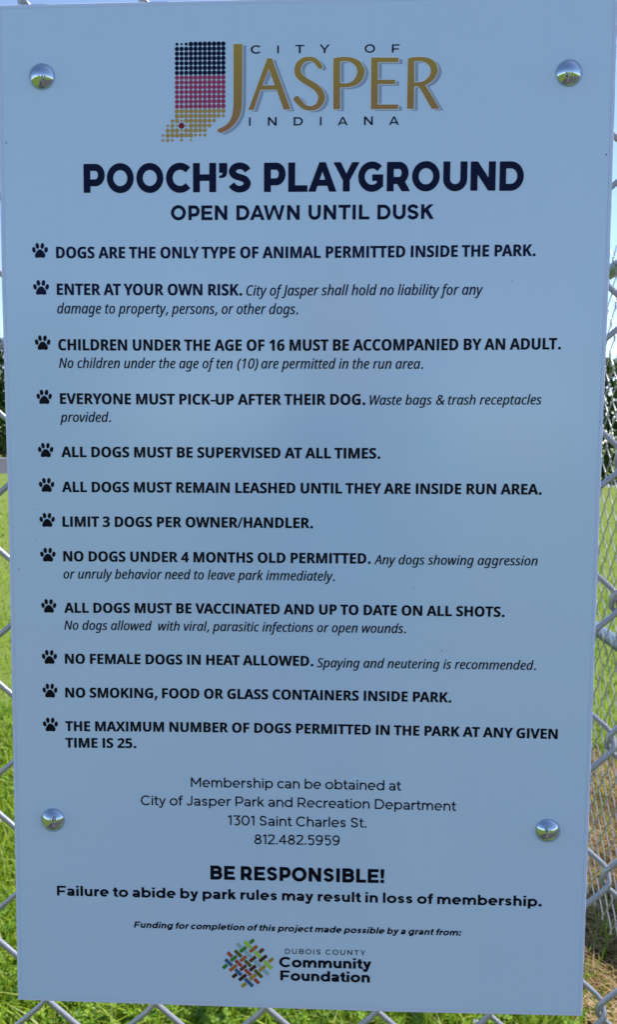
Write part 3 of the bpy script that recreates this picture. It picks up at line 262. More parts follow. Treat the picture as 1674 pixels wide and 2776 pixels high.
XH = 0.735
def geo(ch, w):
    """a geometric sans: (polygons, width, left bearing, right bearing) for cap height 1 and stem w"""
    h = w * 0.92; q = w / 2; p = h / 2
    F = []
    S = lambda *pts, ww=w: F.extend(stroke(list(pts), ww))
    C = lambda pts, ww=w: F.extend(stroke(pts, ww))
    rect = lambda x0, y0, x1, y1: F.append([Vector((x0, y0)), Vector((x1, y0)), Vector((x1, y1)), Vector((x0, y1))])
    ring = lambda cx, cy, rx, ry: C(arc(cx, cy, rx, ry, 0, 369, 41))
    st, rd, dg = 0.10, 0.055, 0.012
    if ch == ' ': return [], 0.0, 0.16, 0.16
    if ch == 'O' or ch == '0':
        W = 1.02 if ch == 'O' else 0.80
        ring(W / 2, .5, W / 2 - q, .5 - p + .012); return F, W, rd, rd
    if ch == 'C' or ch == 'G':
        W = 0.93; a = 42 if ch == 'C' else 44
        C(arc(.51, .5, .51 - q, .512 - p, a, 360 - (a if ch == 'C' else 38), 34))
        if ch == 'G':
            rect(W - w * .98, .14, W - .005, .5 + p * .7); rect(.52, .5 + p * .7 - h, W - .005, .5 + p * .7)
        return F, W, rd, 0.04 if ch == 'C' else 0.07
    if ch == 'D':
        W = .90; rect(0, 0, w, 1)
        C([(0.02, 1 - p), (.42, 1 - p)] + arc(.42, .5, .48 - q, .5 - p, 90, -90, 20)[1:] + [(0.02, p)]); return F, W, st, rd
    if ch == 'P' or ch == 'R':
        W = .77 if ch == 'P' else .82; rect(0, 0, w, 1)
        b = .35 if ch == 'P' else .37; cyy = (1 - p + b) / 2
        C([(0.02, 1 - p), (.43, 1 - p)] + arc(.43, cyy, .33 - q, (1 - p - b) / 2, 90, -90, 18)[1:] + [(0.02, b)])
        if ch == 'R':
            F.append([Vector((.30, b - p * .2)), Vector((.82 - w * 1.20, 0)), Vector((.82, 0)), Vector((.30 + w * 1.2, b + p * .4))])
        return F, W, st, 0.03
    if ch == 'B':
        W = .82; rect(0, 0, w, 1); m = .525
        C([(0.02, 1 - p), (.46, 1 - p)] + arc(.46, (1 - p + m) / 2, .32 - q, (1 - p - m) / 2, 90, -90, 16)[1:] + [(0.02, m)])
        C([(0.02, m), (.48, m)] + arc(.48, (m + p) / 2, .34 - q, (m - p) / 2, 90, -90, 16)[1:] + [(0.02, p)]); return F, W, st, 0.05
    if ch == 'H': rect(0, 0, w, 1); rect(.82 - w, 0, .82, 1); rect(0, .5 - p, .82, .5 + p); return F, .82, st, st
    if ch == 'I': rect(0, 0, w, 1); return F, w, st, st
    if ch == 'L': rect(0, 0, w, 1); rect(0, 0, .68, h); return F, .68, st, .03
    if ch == 'E' or ch == 'F':
        rect(0, 0, w, 1); rect(0, 1 - h, .74, 1); rect(0, .5 - p, .67, .5 + p) if ch == 'E' else rect(0, .44 - p, .66, .44 + p)
        if ch == 'E': rect(0, 0, .75, h)
        return F, .75, st, .05
    if ch == 'T': rect(.41 - q, 0, .41 + q, 1); rect(0, 1 - h, .82, 1); return F, .82, .03, .03
    if ch == 'N':
        rect(0, 0, w, 1); rect(.86 - w, 0, .86, 1)
        F.append([Vector((0, 1)), Vector((0, 1 - w * .35)), Vector((.86 - w * 1.02, 0)), Vector((.86, 0)), Vector((.86, w * .35)), Vector((w * 1.02, 1))]); return F, .86, st, st
    if ch == 'M':
        rect(0, 0, w, 1); rect(1.0 - w, 0, 1.0, 1)
        S((q * .9, 1 - q * .4), (.5, .30), ww=w * 1.0); S((1 - q * .9, 1 - q * .4), (.5, .30), ww=w * 1.0); return F, 1.0, st, st
    if ch == 'U': C([(q, 1), (q, .40)] + arc(.42, .40, .42 - q, .40 - p + .012, 180, 360, 20)[1:] + [(.84 - q, 1)]); return F, .84, st - .01, st - .01
    if ch == 'A':
        W = 1.0; k = w * 1.06
        F.append([Vector((0, 0)), Vector((k, 0)), Vector((.5 + w * .46, 1)), Vector((.5 - w * .46, 1))])
        F.append([Vector((W - k, 0)), Vector((W, 0)), Vector((.5 + w * .46, 1)), Vector((.5 - w * .46, 1))])
        rect(.22, .20, .78, .20 + h * .92); return F, W, dg, dg
    if ch == 'Y':
        W = .93; k = w * 1.08
        rect(W / 2 - q, 0, W / 2 + q, .42)
        F.append([Vector((0, 1)), Vector((W / 2 - q, .38)), Vector((W / 2 + q, .38)), Vector((k, 1))])
        F.append([Vector((W, 1)), Vector((W - k, 1)), Vector((W / 2 - q, .38)), Vector((W / 2 + q, .38))]); return F, W, dg, dg
    if ch == 'W':
        W = 1.42; k = w * 1.02
        for a, b in ((0, .36), (.71, .36), (.71, 1.06), (W, 1.06)):
            if a in (0, W):
                s = 1 if a == 0 else -1
                F.append([Vector((a, 1)), Vector((b - s * q * .8, 0)), Vector((b + s * q * .8, 0)), Vector((a + s * k, 1))])
            else:
                F.append([Vector((a - q * .9, 1)), Vector((b - q * .8, 0)), Vector((b + q * .8, 0)), Vector((a + q * .9, 1))])
        return F, W, dg, dg
    if ch == 'K':
        rect(0, 0, w, 1)
        F.append([Vector((w * .5, .28)), Vector((w * .5, .28 + w * 1.45)), Vector((.82 - w * 1.3, 1)), Vector((.83, 1))])
        F.append([Vector((.28, .50)), Vector((.86 - w * 1.25, 0)), Vector((.86, 0)), Vector((.28 + w * .85, .50 + w * .9))]); return F, .86, st, dg
    if ch == 'S' or ch == 's':
        H = 1.0 if ch == 'S' else XH; W = .78 if ch == 'S' else .57
        k = H - h; o = p
        pts = [(.93, .80), (.76, .94), (.5, 1.0), (.22, .93), (.10, .745), (.24, .585), (.5, .51), (.77, .425), (.905, .25), (.78, .07), (.5, 0.0), (.24, .055), (.05, .20)]
        C(spline([(q * .8 + x * (W - w * .8), o + y * k) for x, y in pts], 4), h if w > .15 else w); return F, W, .05, .05
    if ch == 'J': C([(.60 - q, 1), (.60 - q, .32)] + arc(.30, .32, .30 - q, .32 - p, 360, 205, 14)[1:]); return F, .60, .02, st
    if ch == "'":
        rect(0, .66, .28, 1.0); F.append([Vector((.27, .70)), Vector((.28, .70)), Vector((.25, .56)), Vector((.16, .49)), Vector((.0, .48)), Vector((.0, .56)), Vector((.09, .58)), Vector((.13, .67))]); return F, .28, .05, .05
    if ch == '!':
        F.append([Vector((w * .12, .34)), Vector((w * .88, .34)), Vector((w * 1.05, 1)), Vector((-w * .05, 1))]); rect(0, 0, w, w); return F, w, .09, .05
    if ch == '.': k = w * 1.15; rect(0, 0, k, k); return F, k, .07, .07
    if ch == ':': k = w * 1.15; rect(0, 0, k, k); rect(0, XH - k, k, XH); return F, k, .07, .07
    # --- lower case
    sl, rl = 0.085, 0.045
    o = XH / 2
    if ch == 'o': ring(.39, o, .39 - q, o - p + .01); return F, .78, rl, rl
    if ch == 'c': C(arc(.38, o, .38 - q, o - p + .01, 45, 315, 24)); return F, .67, rl, .02
    if ch == 'e':
        C(arc(.37, o, .37 - q, o - p + .01, 0, 312, 28)); rect(w * .6, o - h * .42 - .01, .74 - .01, o + h * .42 - .01); return F, .74, rl, rl
    if ch in 'bdpqg':
        ring(.38, o, .38 - q, o - p + .01)
        x = 0 if ch in 'bp' else .76 - w
        y0, y1 = {'b': (0, 1.03), 'd': (0, 1.03), 'p': (-.25, XH), 'g': (0, XH)}[ch]
        if ch == 'g':
            C([(.76 - q, XH), (.76 - q, .0)] + arc(.40, .0, .36 - q, .245 - p, 360, 222, 14)[1:])
        else: rect(x, y0, x + w, y1)
        return F, .76, sl if ch in 'bp' else rl, rl if ch in 'bp' else sl
    if ch == 'a':
        C([(.055, XH - .13), (.16, XH - p - .02), (.30, XH - p + .005)] + arc(.33, .46, .29 - q, XH - p - .46, 90, 0, 8)[1:] + [(.62 - q, 0)])
        C(arc(.30, .215, .30 - q, .225 - p, 10, 350, 24)); return F, .62, .045, sl
    if ch in 'hn':
        rect(0, 0, w, 1.03 if ch == 'h' else XH); C([(q, .36)] + arc(.33, .40, .33 - q, XH - p - .39, 170, 0, 14) + [(.66 - q, 0)]); return F, .66, sl, sl - .01
    if ch == 'm':
        rect(0, 0, w, XH)
        for x in (0, .48): C([(x + q, .36)] + arc(x + .27 + q * .3, .42, .27 - q * .7, XH - p - .41, 170, 0, 12) + [(x + .54 - q * .4, 0)])
        return F, 1.02 + q * .6, sl, sl - .01
    if ch == 'u': rect(.65 - w, 0, .65, XH); C([(q, XH), (q, .33)] + arc(.325, .33, .325 - q, .33 - p + .005, 180, 350, 14)[1:]); return F, .65, sl - .01, sl
    if ch == 'r': rect(0, 0, w, XH); C([(q, .34), (w * .7, .52), (.24, XH - p * 1.3), (.42, XH - p)]); return F, .42, sl, .01
    if ch in 'il': rect(0, 0, w, XH if ch == 'i' else 1.03); (rect(-.012, .855, w + .012, .855 + w * .95 if w < .16 else 1.03) if ch == 'i' else None); return F, w, sl, sl
    if ch == 'j':
        C([(.14 + q, XH), (.14 + q, -.05)] + arc(.02, -.05, .12 + q - .0, .18 - p, 360, 275, 8)[1:]); rect(.14 - .012, .855, .14 + w + .012, .855 + w * .95 if w < .16 else 1.03); return F, .14 + w, 0.0, sl
    if ch == 't': C([(.11 + q, .94), (.11 + q, .20)] + arc(.11 + q + .15, .20, .15, .20 - p, 180, 285, 8)[1:] + [(.43, p + .035)]); rect(0, XH - h, .42, XH); return F, .44, .02, .02
    if ch == 'f': C([(.11 + q, 0), (.11 + q, .84)] + arc(.11 + q + .15, .84, .15, 1.03 - p - .84, 180, 80, 8)[1:] + [(.44, 1.02 - p)]); rect(0, XH - h, .42, XH); return F, .44, .02, .0
    if ch == 'k':
        rect(0, 0, w, 1.03)
        F.append([Vector((w * .5, .17)), Vector((w * .5, .17 + w * 1.4)), Vector((.62 - w * 1.3, XH)), Vector((.62, XH))])
        F.append([Vector((.20, .34)), Vector((.65 - w * 1.25, 0)), Vector((.65, 0)), Vector((.20 + w * .85, .36 + w * .9))]); return F, .65, sl, .01
    if ch in 'vy':
        W = .68; k = w * 1.08
        if ch == 'v': F.append([Vector((0, XH)), Vector((W / 2 - q * .9, 0)), Vector((W / 2 + q * .9, 0)), Vector((k, XH))])
        else: F.append([Vector((0, XH)), Vector((W / 2 - q * .6, .02)), Vector((W / 2 + q * .9, .02)), Vector((k, XH))])
        if ch == 'v': F.append([Vector((W, XH)), Vector((W - k, XH)), Vector((W / 2 - q * .9, 0)), Vector((W / 2 + q * .9, 0))])
        else:
            F.append([Vector((W, XH)), Vector((W - k, XH)), Vector((.20 - q * .2, -.16)), Vector((.20 + w * .9, -.16))])
            C([(.20 + w * .55, -.10), (.20 + w * .2, -.19), (.13, -.245 + p), (.02, -.235 + p)])
        return F, W, .005, .005
    # --- figures
    if ch == '1': rect(.24 - w * .2, 0, .24 + w * .8, 1); F.append([Vector((.0, .88)), Vector((.03, .88 - h)), Vector((.26, .86)), Vector((.24 + w * .8, 1)), Vector((.20, 1))]); return F, .24 + w * .8, .05, .09
    if ch == '2': C(spline([(.05, .80), (.17, .93), (.36, 1 - p), (.57, .90), (.63, .73), (.53, .53), (.30, .30), (.07, .08)], 4)); rect(.0, 0, .72, h); return F, .72, .05, .05
    if ch == '3':
        C([(.05, 1 - p), (.64, 1 - p), (.34, .60)], h); C([(.30, .605), (.40, .60)] + arc(.38, .32, .33 - q, .29, 80, -140, 18)); return F, .72, .05, .05
    if ch == '4': rect(.56 - q, 0, .56 + q, 1); rect(.02, .235, .80, .235 + h); S((.56, .98), (.05, .27)); return F, .80, .04, .04
    if ch == '5': rect(.09, 1 - h, .66, 1); rect(.09, .52, .09 + w, 1); C([(.10, .56), (.24, .60)] + arc(.36, .32, .34 - q, .305, 100, -145, 18)); return F, .72, .05, .05
    if ch == '8': ring(.38, .74, .30 - q, .26 - p); ring(.38, .275, .37 - q, .28 - p); return F, .76, .05, .05
    if ch == '9': ring(.37, .67, .36 - q, .33 - p); C([(.73 - q, .67), (.71 - q, .42), (.60 - q * .4, .18), (.40, .05), (.20, .01 + p * .6), (.12, .06 + p)]); return F, .75, .05, .05
    raise ValueError(ch)

def triangulate(polys, parity):
    """union (or even-odd) of plane polygons -> vertices, triangles"""
    V, Fc = [], []
    for P in polys:
        P = [Vector(p) for p in P]
        area = sum(P[i].x * P[(i + 1) % len(P)].y - P[(i + 1) % len(P)].x * P[i].y for i in range(len(P)))
        if abs(area) < 1e-9: continue
        if area < 0: P = P[::-1]
        Fc.append(list(range(len(V), len(V) + len(P)))); V += P
    v, e, f, ov, oe, of = delaunay_2d_cdt(V, [], Fc, 1, 1e-5, True)
    tri = [t for t, o in zip(f, of) if ((len(o) % 2) if parity else len(o))]
    return [tuple(x) for x in v], tri

def heavier(polys, dx, dy):
    """press the outlines outwards (holes inwards) a little, keeping the cap height"""
    area = lambda P: sum(P[i][0] * P[(i + 1) % len(P)][1] - P[(i + 1) % len(P)][0] * P[i][1] for i in range(len(P)))
    if not polys: return polys
    sg = 1 if area(max(polys, key=lambda P: abs(area(P)))) > 0 else -1
    out = []
    for P in polys:
        n_ = len(P); Q = []
        for i in range(n_):
            e1 = Vector(P[i]) - Vector(P[i - 1]); e2 = Vector(P[(i + 1) % n_]) - Vector(P[i])
            if e1.length < 1e-6 or e2.length < 1e-6: Q.append(P[i]); continue
            e1.normalize(); e2.normalize(); n1 = Vector((e1.y, -e1.x)); n2 = Vector((e2.y, -e2.x)); t = n1 + n2
            if t.length < 1e-3: Q.append(P[i]); continue
            t.normalize(); t = t / max(.6, t.dot(n1))
            Q.append((P[i][0] + sg * t.x * dx, (P[i][1] + sg * t.y * dy + dy) / (1 + 2 * dy)))
        out.append(Q)
    return out

STYLE = {'book': 0.138, 'gbold': 0.245, 'gblack': 0.225, 'gitalic': 0.215, 'ghead': 0.243, 'gsub': 0.218, 'gsemi': 0.208, 'gmed': 0.15, 'gwide': 0.165}
CACHE = {}
def glyph(style, ch):
    """(verts, triangles, ink x0, ink x1, advance) in cap heights"""
    if (style, ch) in CACHE: return CACHE[style, ch]
    if style in ('bold', 'ital'):
        adv, cs = (FACE_BOLD if style == 'bold' else FACE_ITAL)[ch]
        polys = [[(c[i] / 1000, c[i + 1] / 1000) for i in range(0, len(c), 2)] for c in cs]
        polys = heavier(polys, *((.024, .010) if style == 'bold' else (.021, .010)))
        if style == 'bold' and ch in './,-':
            polys = [[(x * 1.25 + .0, y * 1.25 - (.10 if ch == '-' else 0)) for x, y in P] for P in polys] if ch != '/' else polys
        if style == 'ital' and ch in '10()&.,': polys = [[(x + .2 * y, y) for x, y in P] for P in polys]
        v, t = triangulate(polys, True) if polys else ([], [])
        x0 = min((p[0] for p in v), default=0); x1 = max((p[0] for p in v), default=0)
        r = (v, t, x0, x1, adv / 1000)
    else:
        polys, W, lb, rb = geo(ch, STYLE[style])
        if style == 'gblack': lb, rb = lb * .70, rb * .70
        if style in ('gbold', 'gitalic', 'gsemi'): lb, rb = lb * .85, rb * .85
        if style == 'gmed': lb, rb = lb + .11, rb + .11
        v, t = triangulate(polys, False) if polys else ([], [])
        sh = .21 if style == 'gitalic' else 0
        v = [(x + lb + sh * y, y) for x, y in v]
        x0 = min((p[0] for p in v), default=0); x1 = max((p[0] for p in v), default=0)
        r = (v, t, x0, x1, W + lb + rb)
    CACHE[style, ch] = r
    return r

KERN = {'AT': -.07, 'TA': -.07, 'AY': -.08, 'AV': -.06, 'VA': -.06, 'LT': -.09, 'LY': -.1, 'YO': -.04, 'TO': -.02, 'PA': -.06, 'Y ': -.05, ' T': -.05, ' Y': -.04, 'T ': -.03, 'AC': -.02, 'ty': -.02, 'ry': 0}
def set_run(style, text, cap, pts):
    V, T = [], []
    x = 0; prev = ''
    place = []
    for ch in text:
        g = glyph(style, ch)
        if style in ('bold',): x += KERN.get(prev + ch, 0)
        place.append((x, g)); x += g[4]; prev = ch
    a = place[0][0] + place[0][1][2]
    b = max(px + g[3] for px, g in place)
    (xa, ya), (xm, ym), (xb, yb) = pts
    s = (xb - xa) / (b - a)
    tm = (xm - xa) / (xb - xa)
    # quadratic base line through the three points
    A = np.array([[tm * tm, tm], [1, 1]]); q = np.linalg.solve(A, np.array([ym - ya, yb - ya]))
    for px, g in place:
        k = len(V)
        for vx, vy in g[0]:
            X = xa + (px + vx - a) * s; t = (X - xa) / (xb - xa)
            V.append((X, ya + q[0] * t * t + q[1] * t + vy * cap))
        T += [tuple(i + k for i in f) for f in g[1]]
    return V, T

def printed(name, V, T, depth, m, parent, mats=None, ids=None):
    # facing -Y: x stays, y of the print becomes z
    vv = [(x * .001, -depth * .001, y * .001) for x, y in V]
    o = obj(name, vv, T, m, parent, mats=mats, mat_ids=ids)
    return o

# ---------------------------------------------------------------- the sign
SIGN_Z = 1.348
sign = empty('park_sign', (0, 0, SIGN_Z), 'white metal dog park rules sign bolted to the chain-link fence', 'sign')
n = len(EDGE)
TH = 2.5
cxy = [sum(p[k] for p in EDGE) / n for k in (0, 1)]
bev = 0.35
def inset(d):
    out = []
    for i in range(n):
        a, b, c = Vector(EDGE[i - 1]), Vector(EDGE[i]), Vector(EDGE[(i + 1) % n])
        e1 = (b - a).normalized(); e2 = (c - b).normalized()
        n1 = Vector((-e1.y, e1.x)); n2 = Vector((-e2.y, e2.x)); m_ = (n1 + n2).normalized()
        out.append(b + m_ * (d / max(.3, m_.dot(n1))))
    return out
front, rim = inset(bev), [Vector(p) for p in EDGE]
pv = [(p.x * .001, 0, p.y * .001) for p in front] + [(p.x * .001, bev * .001, p.y * .001) for p in rim] + [(p.x * .001, TH * .001, p.y * .001) for p in rim]
pf = [list(range(n))] + [[n + (i + 1) % n, (i + 1) % n, i, n + i] for i in range(n)] + [[2 * n + (i + 1) % n, n + (i + 1) % n, n + i, 2 * n + i] for i in range(n)] + [list(range(3 * n - 1, 2 * n - 1, -1))]
panel = obj('sign_panel', pv, [f for f in pf], M_EDGE, sign)
fi = inset(2.1)
M_RIM = ink('film_rim', (0.44, 0.53, 0.74))
fo = inset(1.85)
film_rim = printed('film_rim', [tuple(p) for p in fo], [list(range(n))], 0.06, M_RIM, panel)
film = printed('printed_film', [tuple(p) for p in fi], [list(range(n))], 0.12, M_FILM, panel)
# tiny dirt specks on the film
for x, y, r in SPECKS:
    rr = [r * random.uniform(.7, 1.1) for _ in range(8)]
    printed('dirt_speck', [(x + rr[i] * math.cos(i * .785), y + rr[i] * math.sin(i * .785) * .8) for i in range(8)], [list(range(8))], 0.20, M_SPECK, panel)

# rule lines: one mesh per printed line
for part, style, text, cap, pts in RUNS:
    if part == 'rule_note' or part == 'rule_text':
        m = M_NAVY if pts[0][1] > 95 else M_BLACK
    else: m = M_BLACK
    V, T = set_run(style, text, cap, pts)
    printed(part, V, T, 0.24, m, sign)
groups = {}
for part, style, ch, x0, x1, y0, y1 in LETS:
    v, t, a, b, _ = glyph(style, ch)
    ylo = 0 if ch not in "'" else min(p[1] for p in v); yhi = max(p[1] for p in v)
    lo = min(p[1] for p in v) if ch in "OCGSU'" else 0
    if part == 'emblem_lettering': part += ' top' if y1 > 220 else ' foot'
    V, T = groups.setdefault(part, ([], []))
    k = len(V)
    V += [(x0 + (p[0] - a) / (b - a) * (x1 - x0), y0 + (p[1] - lo) / (yhi - lo) * (y1 - y0)) for p in v]
    T += [tuple(i + k for i in f) for f in t]
printed('title_text', *groups['title_text'], 0.24, M_NAVY, sign)
printed('hours_text', *groups['hours_text'], 0.24, M_NAVY, sign)

# paw print bullets
def ell(cx, cy, rx, ry, rot, n=18):
    c, s = math.cos(rad(rot)), math.sin(rad(rot))
    return [(cx + rx * math.cos(t) * c - ry * math.sin(t) * s, cy + rx * math.cos(t) * s + ry * math.sin(t) * c) for t in [i * 2 * math.pi / n for i in range(n)]]
pad = spline([(247, 230), (285, 246), (330, 310), (336, 352), (312, 379), (247, 373), (182, 379), (161, 352), (168, 310), (210, 246), (247, 230)], 4)[:-1]
PAW = [ell(145, 240, 31, 51, -10), ell(203, 171, 31, 53, -7), ell(289, 171, 31, 53, 7), ell(351, 240, 31, 51, 10), [tuple(p) for p in pad]]
PAW = [[((x - 111) / 271, (380 - y) / 263) for x, y in P] for P in PAW]
pvv, ptt = triangulate(PAW, False)
for x0, y0, x1, y1 in PAWS:
    printed('paw_mark', [(x0 + p[0] * (x1 - x0), y0 + p[1] * (y1 - y0)) for p in pvv], ptt, 0.24, M_NAVY if y0 > 95 else M_BLACK, sign)

# city emblem: dotted state map, lettering with drop shadow
emblem = bpy.data.objects.new('city_emblem', None); col.objects.link(emblem); emblem.parent = sign; emblem.empty_display_size = .05
V, T, ids = [], [], []
for x, y, r, c in DOTS:
    r *= 1.06
    k = len(V); V += [(x + r * math.cos(i * math.pi / 9), y + r * math.sin(i * math.pi / 9)) for i in range(18)]
    T.append(list(range(k, k + 18))); ids.append(c)
printed('dotted_map', V, T, 0.24, None, emblem, [M_NAVY, M_CRIM, M_DOTGOLD, M_RED], ids)
for line in (' top', ' foot'):
    printed('small_lettering', *groups['emblem_lettering' + line], 0.24, M_NAVY, emblem)
def grow(P, d):
    P = [Vector(p) for p in P]; m_ = len(P); A = sum(P[i].x * P[(i + 1) % m_].y - P[(i + 1) % m_].x * P[i].y for i in range(m_)); sg = 1 if A > 0 else -1
    out = []
    for i in range(m_):
        e1 = (P[i] - P[i - 1]); e2 = (P[(i + 1) % m_] - P[i])
        if e1.length < 1e-6 or e2.length < 1e-6: out.append(P[i]); continue
        e1.normalize(); e2.normalize()
        n1 = Vector((e1.y, -e1.x)); n2 = Vector((e2.y, -e2.x)); t = (n1 + n2)
        if t.length < 1e-6: out.append(P[i]); continue
        t.normalize(); out.append(P[i] + t * (sg * d / max(.6, t.dot(n1))))
    return out
gold_v, gold_t, sh_v, sh_t, ha_v, ha_t = [], [], [], [], [], []
for ch, cs in LOGO.items():
    v, t = triangulate(cs, True); k = len(gold_v); gold_v += v; gold_t += [tuple(i + k for i in f) for f in t]
    sv = [(x + SHIFT[0], y + SHIFT[1]) for x, y in v]; k = len(sh_v); sh_v += sv; sh_t += [tuple(i + k for i in f) for f in t]
    big = [grow(P, .36 if i == 0 else -.36) for i, P in enumerate(cs)]
    v, t = triangulate(big, True); k = len(ha_v); ha_v += v; ha_t += [tuple(i + k for i in f) for f in t]
printed('letter_shadow', sh_v, sh_t, 0.18, M_SHADE, emblem)
printed('letter_outline', ha_v, ha_t, 0.21, M_HALO, emblem)
printed('gold_lettering', gold_v, gold_t, 0.26, M_GOLD, emblem)

# woven emblem of the foundation
V, T, ids = [], [], []
keys = list(WEAVE_INK)
for b in WEAVE:
    k = len(V); V += [(b[1 + 2 * i], b[2 + 2 * i]) for i in range(4)]; T.append([k, k + 1, k + 2, k + 3]); ids.append(keys.index(b[0]))
printed('woven_emblem', V, [t[::-1] for t in T], 0.24, None, sign, [WEAVE_INK[k] for k in keys], ids)

# carriage bolts
def dome(r, hgt, rings=10, seg=40):
    R = (r * r + hgt * hgt) / (2 * hgt); a1 = math.asin(r / R) if hgt <= r else math.pi / 2
    V, F = [(0, -hgt - .0006, 0)], []
    for i in range(1, rings + 1):
        a = a1 * i / rings
        for j in range(seg):
            t = 2 * math.pi * j / seg; V.append((R * math.sin(a) * math.cos(t), -(R * math.cos(a) - (R - hgt)) - .0006, R * math.sin(a) * math.sin(t)))
    for j in range(seg): t = 2 * math.pi * j / seg; V.append((r * math.cos(t), 0.0, r * math.sin(t)))
    for j in range(seg): F.append([0, 1 + (j + 1) % seg, 1 + j])
    for i in range(rings):
        for j in range(seg): F.append([1 + i * seg + j, 1 + i * seg + (j + 1) % seg, 1 + (i + 1) * seg + (j + 1) % seg, 1 + (i + 1) * seg + j])
    return V, F
bv, bf = dome(.0064, .0036)
shank_v = []; shank_f = []
for j in range(12):
    for yy in (0.0, .022): shank_v.append((.003 * math.cos(j * math.pi / 6), yy, .003 * math.sin(j * math.pi / 6)))
    shank_f.append([2 * j, 2 * ((j + 1) % 12), 2 * ((j + 1) % 12) + 1, 2 * j + 1])
for x, z in BOLTS:
    b = obj('bolt_head', bv, bf, M_BOLT, sign, smooth=True); b.location = (x * .001, 0, z * .001)
    s_ = obj('bolt_shank', shank_v, shank_f, M_WIRE, b)

# ---------------------------------------------------------------- chain-link fences
DX, DZ = 0.0306, 0.0745
def chain_link(n_wires, x0, z_ref, z_lo, z_hi, odd0, wire=0.0031, sides=6, fine=True):
    """flattened interlocked helices in the XZ plane; knuckles at x0 + i*DX"""
    r = wire / 2; d = wire * 0.78; e = wire * 0.50
    V, Q = [], []
    half = DZ / 2
    # one half turn, from the left bend (z=0) down to the right bend; the back leg
    prof = []
    vt = .0042
    if fine: steps = [(0, 0.0), (.0012, .42), (.0034, .78), (.0075, .97), (.013, 1.0), (half / 2, 1.0), (half - .013, 1.0), (half - .0075, .97), (half - .0034, .78), (half - .0012, .42)]
    else: steps = [(0, 0.0), (.004, .8), (half / 2, 1.0), (half - .004, .8)]
    W = DX + 2 * e
    for i in range(n_wires):
        xl = x0 + i * DX - e
        zo = z_ref + (half if (i % 2) == odd0 else 0)
        k0 = math.floor((z_lo - zo) / DZ) - 1; k1 = math.ceil((z_hi - zo) / DZ) + 1
        P = []
        zz = zo + k1 * DZ
        # walking down: at the left bend the wire goes to the back leg, at the right bend it comes to the front leg
        for k in range(k1 - k0):
            for leg in (0, 1):
                for dz, dep in steps:
                    t = dz / half
                    # legs run nearly straight, the bend is a short vertical length
                    tt = min(max((dz - vt / 2) / (half - vt), 0), 1)
                    if fine:
                        sft = .0035 / (half - vt)
                        u = tt
                        if u < sft: u = u * u / (2 * sft)
                        elif u > 1 - sft: u = 1 - (1 - u) ** 2 / (2 * sft)
                        else: u = sft / 2 + (u - sft) * (1 - sft) / (1 - 2 * sft)
                        tt = u
                    x = xl + W * (tt if leg == 0 else 1 - tt)
                    y = d * dep * (1 if leg == 0 else -1)
                    P.append((x, y, zz - leg * half - dz))
            zz -= DZ
        P = np.array([p for p in P if z_lo - .002 <= p[2] <= z_hi + .002])
        if len(P) < 3: continue
        T = np.gradient(P, axis=0); T /= np.linalg.norm(T, axis=1)[:, None]
        A = np.cross(T, np.array([1.0, 0, 0.0])); A /= np.linalg.norm(A, axis=1)[:, None]
        B = np.cross(T, A)
        ang = np.arange(sides) * 2 * np.pi / sides
        ring = P[:, None, :] + r * (np.cos(ang)[None, :, None] * A[:, None, :] + np.sin(ang)[None, :, None] * B[:, None, :])
        base = sum(len(v) for v in V); m_ = len(P)
        V.append(ring.reshape(-1, 3))
        a = np.arange(m_ - 1)[:, None] * sides; j = np.arange(sides)[None, :]; j2 = (j + 1) % sides
        Q.append(np.stack([a + j, a + j2, a + sides + j2, a + sides + j], -1).reshape(-1, 4) + base)
    return np.concatenate(V), np.concatenate(Q)

def tube(p, q, r, sides=20, cap=True):
    p, q = Vector(p), Vector(q); t = (q - p).normalized(); a = t.orthogonal().normalized(); b = t.cross(a)
    V = [tuple(c + r * (math.cos(i * 2 * math.pi / sides) * a + math.sin(i * 2 * math.pi / sides) * b)) for c in (p, q) for i in range(sides)]
    F = [[i, (i + 1) % sides, sides + (i + 1) % sides, sides + i] for i in range(sides)]
    if cap: F += [list(range(sides - 1, -1, -1)), list(range(sides, 2 * sides))]
    return V, F

SIDE_X = 0.70
FY = 0.0085                                     # plane of the front fabric, just behind the sign
TOP = 1.855
front_fence = empty('chain_link_fence', (0, FY, 0), 'silver chain-link fence that the rules sign is bolted to', 'fence', 'chain-link fences of the dog park')
V, Q = chain_link(67, 0.1646 - DX * 51, SIGN_Z - .2610, 0.05, TOP + .02, 0, fine=True)
fast_mesh('wire_mesh', V, Q, M_WIRE, front_fence, smooth=True)
def pipe(name, p, q, r, parent):
    v, f = tube(p, q, r); return obj(name, v, f, M_PIPE, parent, smooth=False)
def post(x, y, hgt, r, parent):
    V, F = tube((x, y, 0), (x, y, hgt), r, 24)
    for k in range(1, 6):
        pass
    o = obj('post', V, F, M_PIPE, parent)
    R = r * 1.1; cv, cf = [], []
    for i in range(6):
        a = i / 5 * math.pi / 2
        for j in range(20): cv.append((x + R * math.cos(a) * math.cos(j * math.pi / 10), y + R * math.cos(a) * math.sin(j * math.pi / 10), hgt - .004 + R * .8 * math.sin(a)))
    for i in range(5):
        for j in range(20): cf.append([i * 20 + j, i * 20 + (j + 1) % 20, (i + 1) * 20 + (j + 1) % 20, (i + 1) * 20 + j])
    obj('post_cap', cv, cf, M_PIPE, o, smooth=True)
    return o
pipe('top_rail', (-1.45, .030, 1.834), (SIDE_X - .03, .030, 1.834), .0175, front_fence)
post(-1.45, .030, 1.87, .024, front_fence)

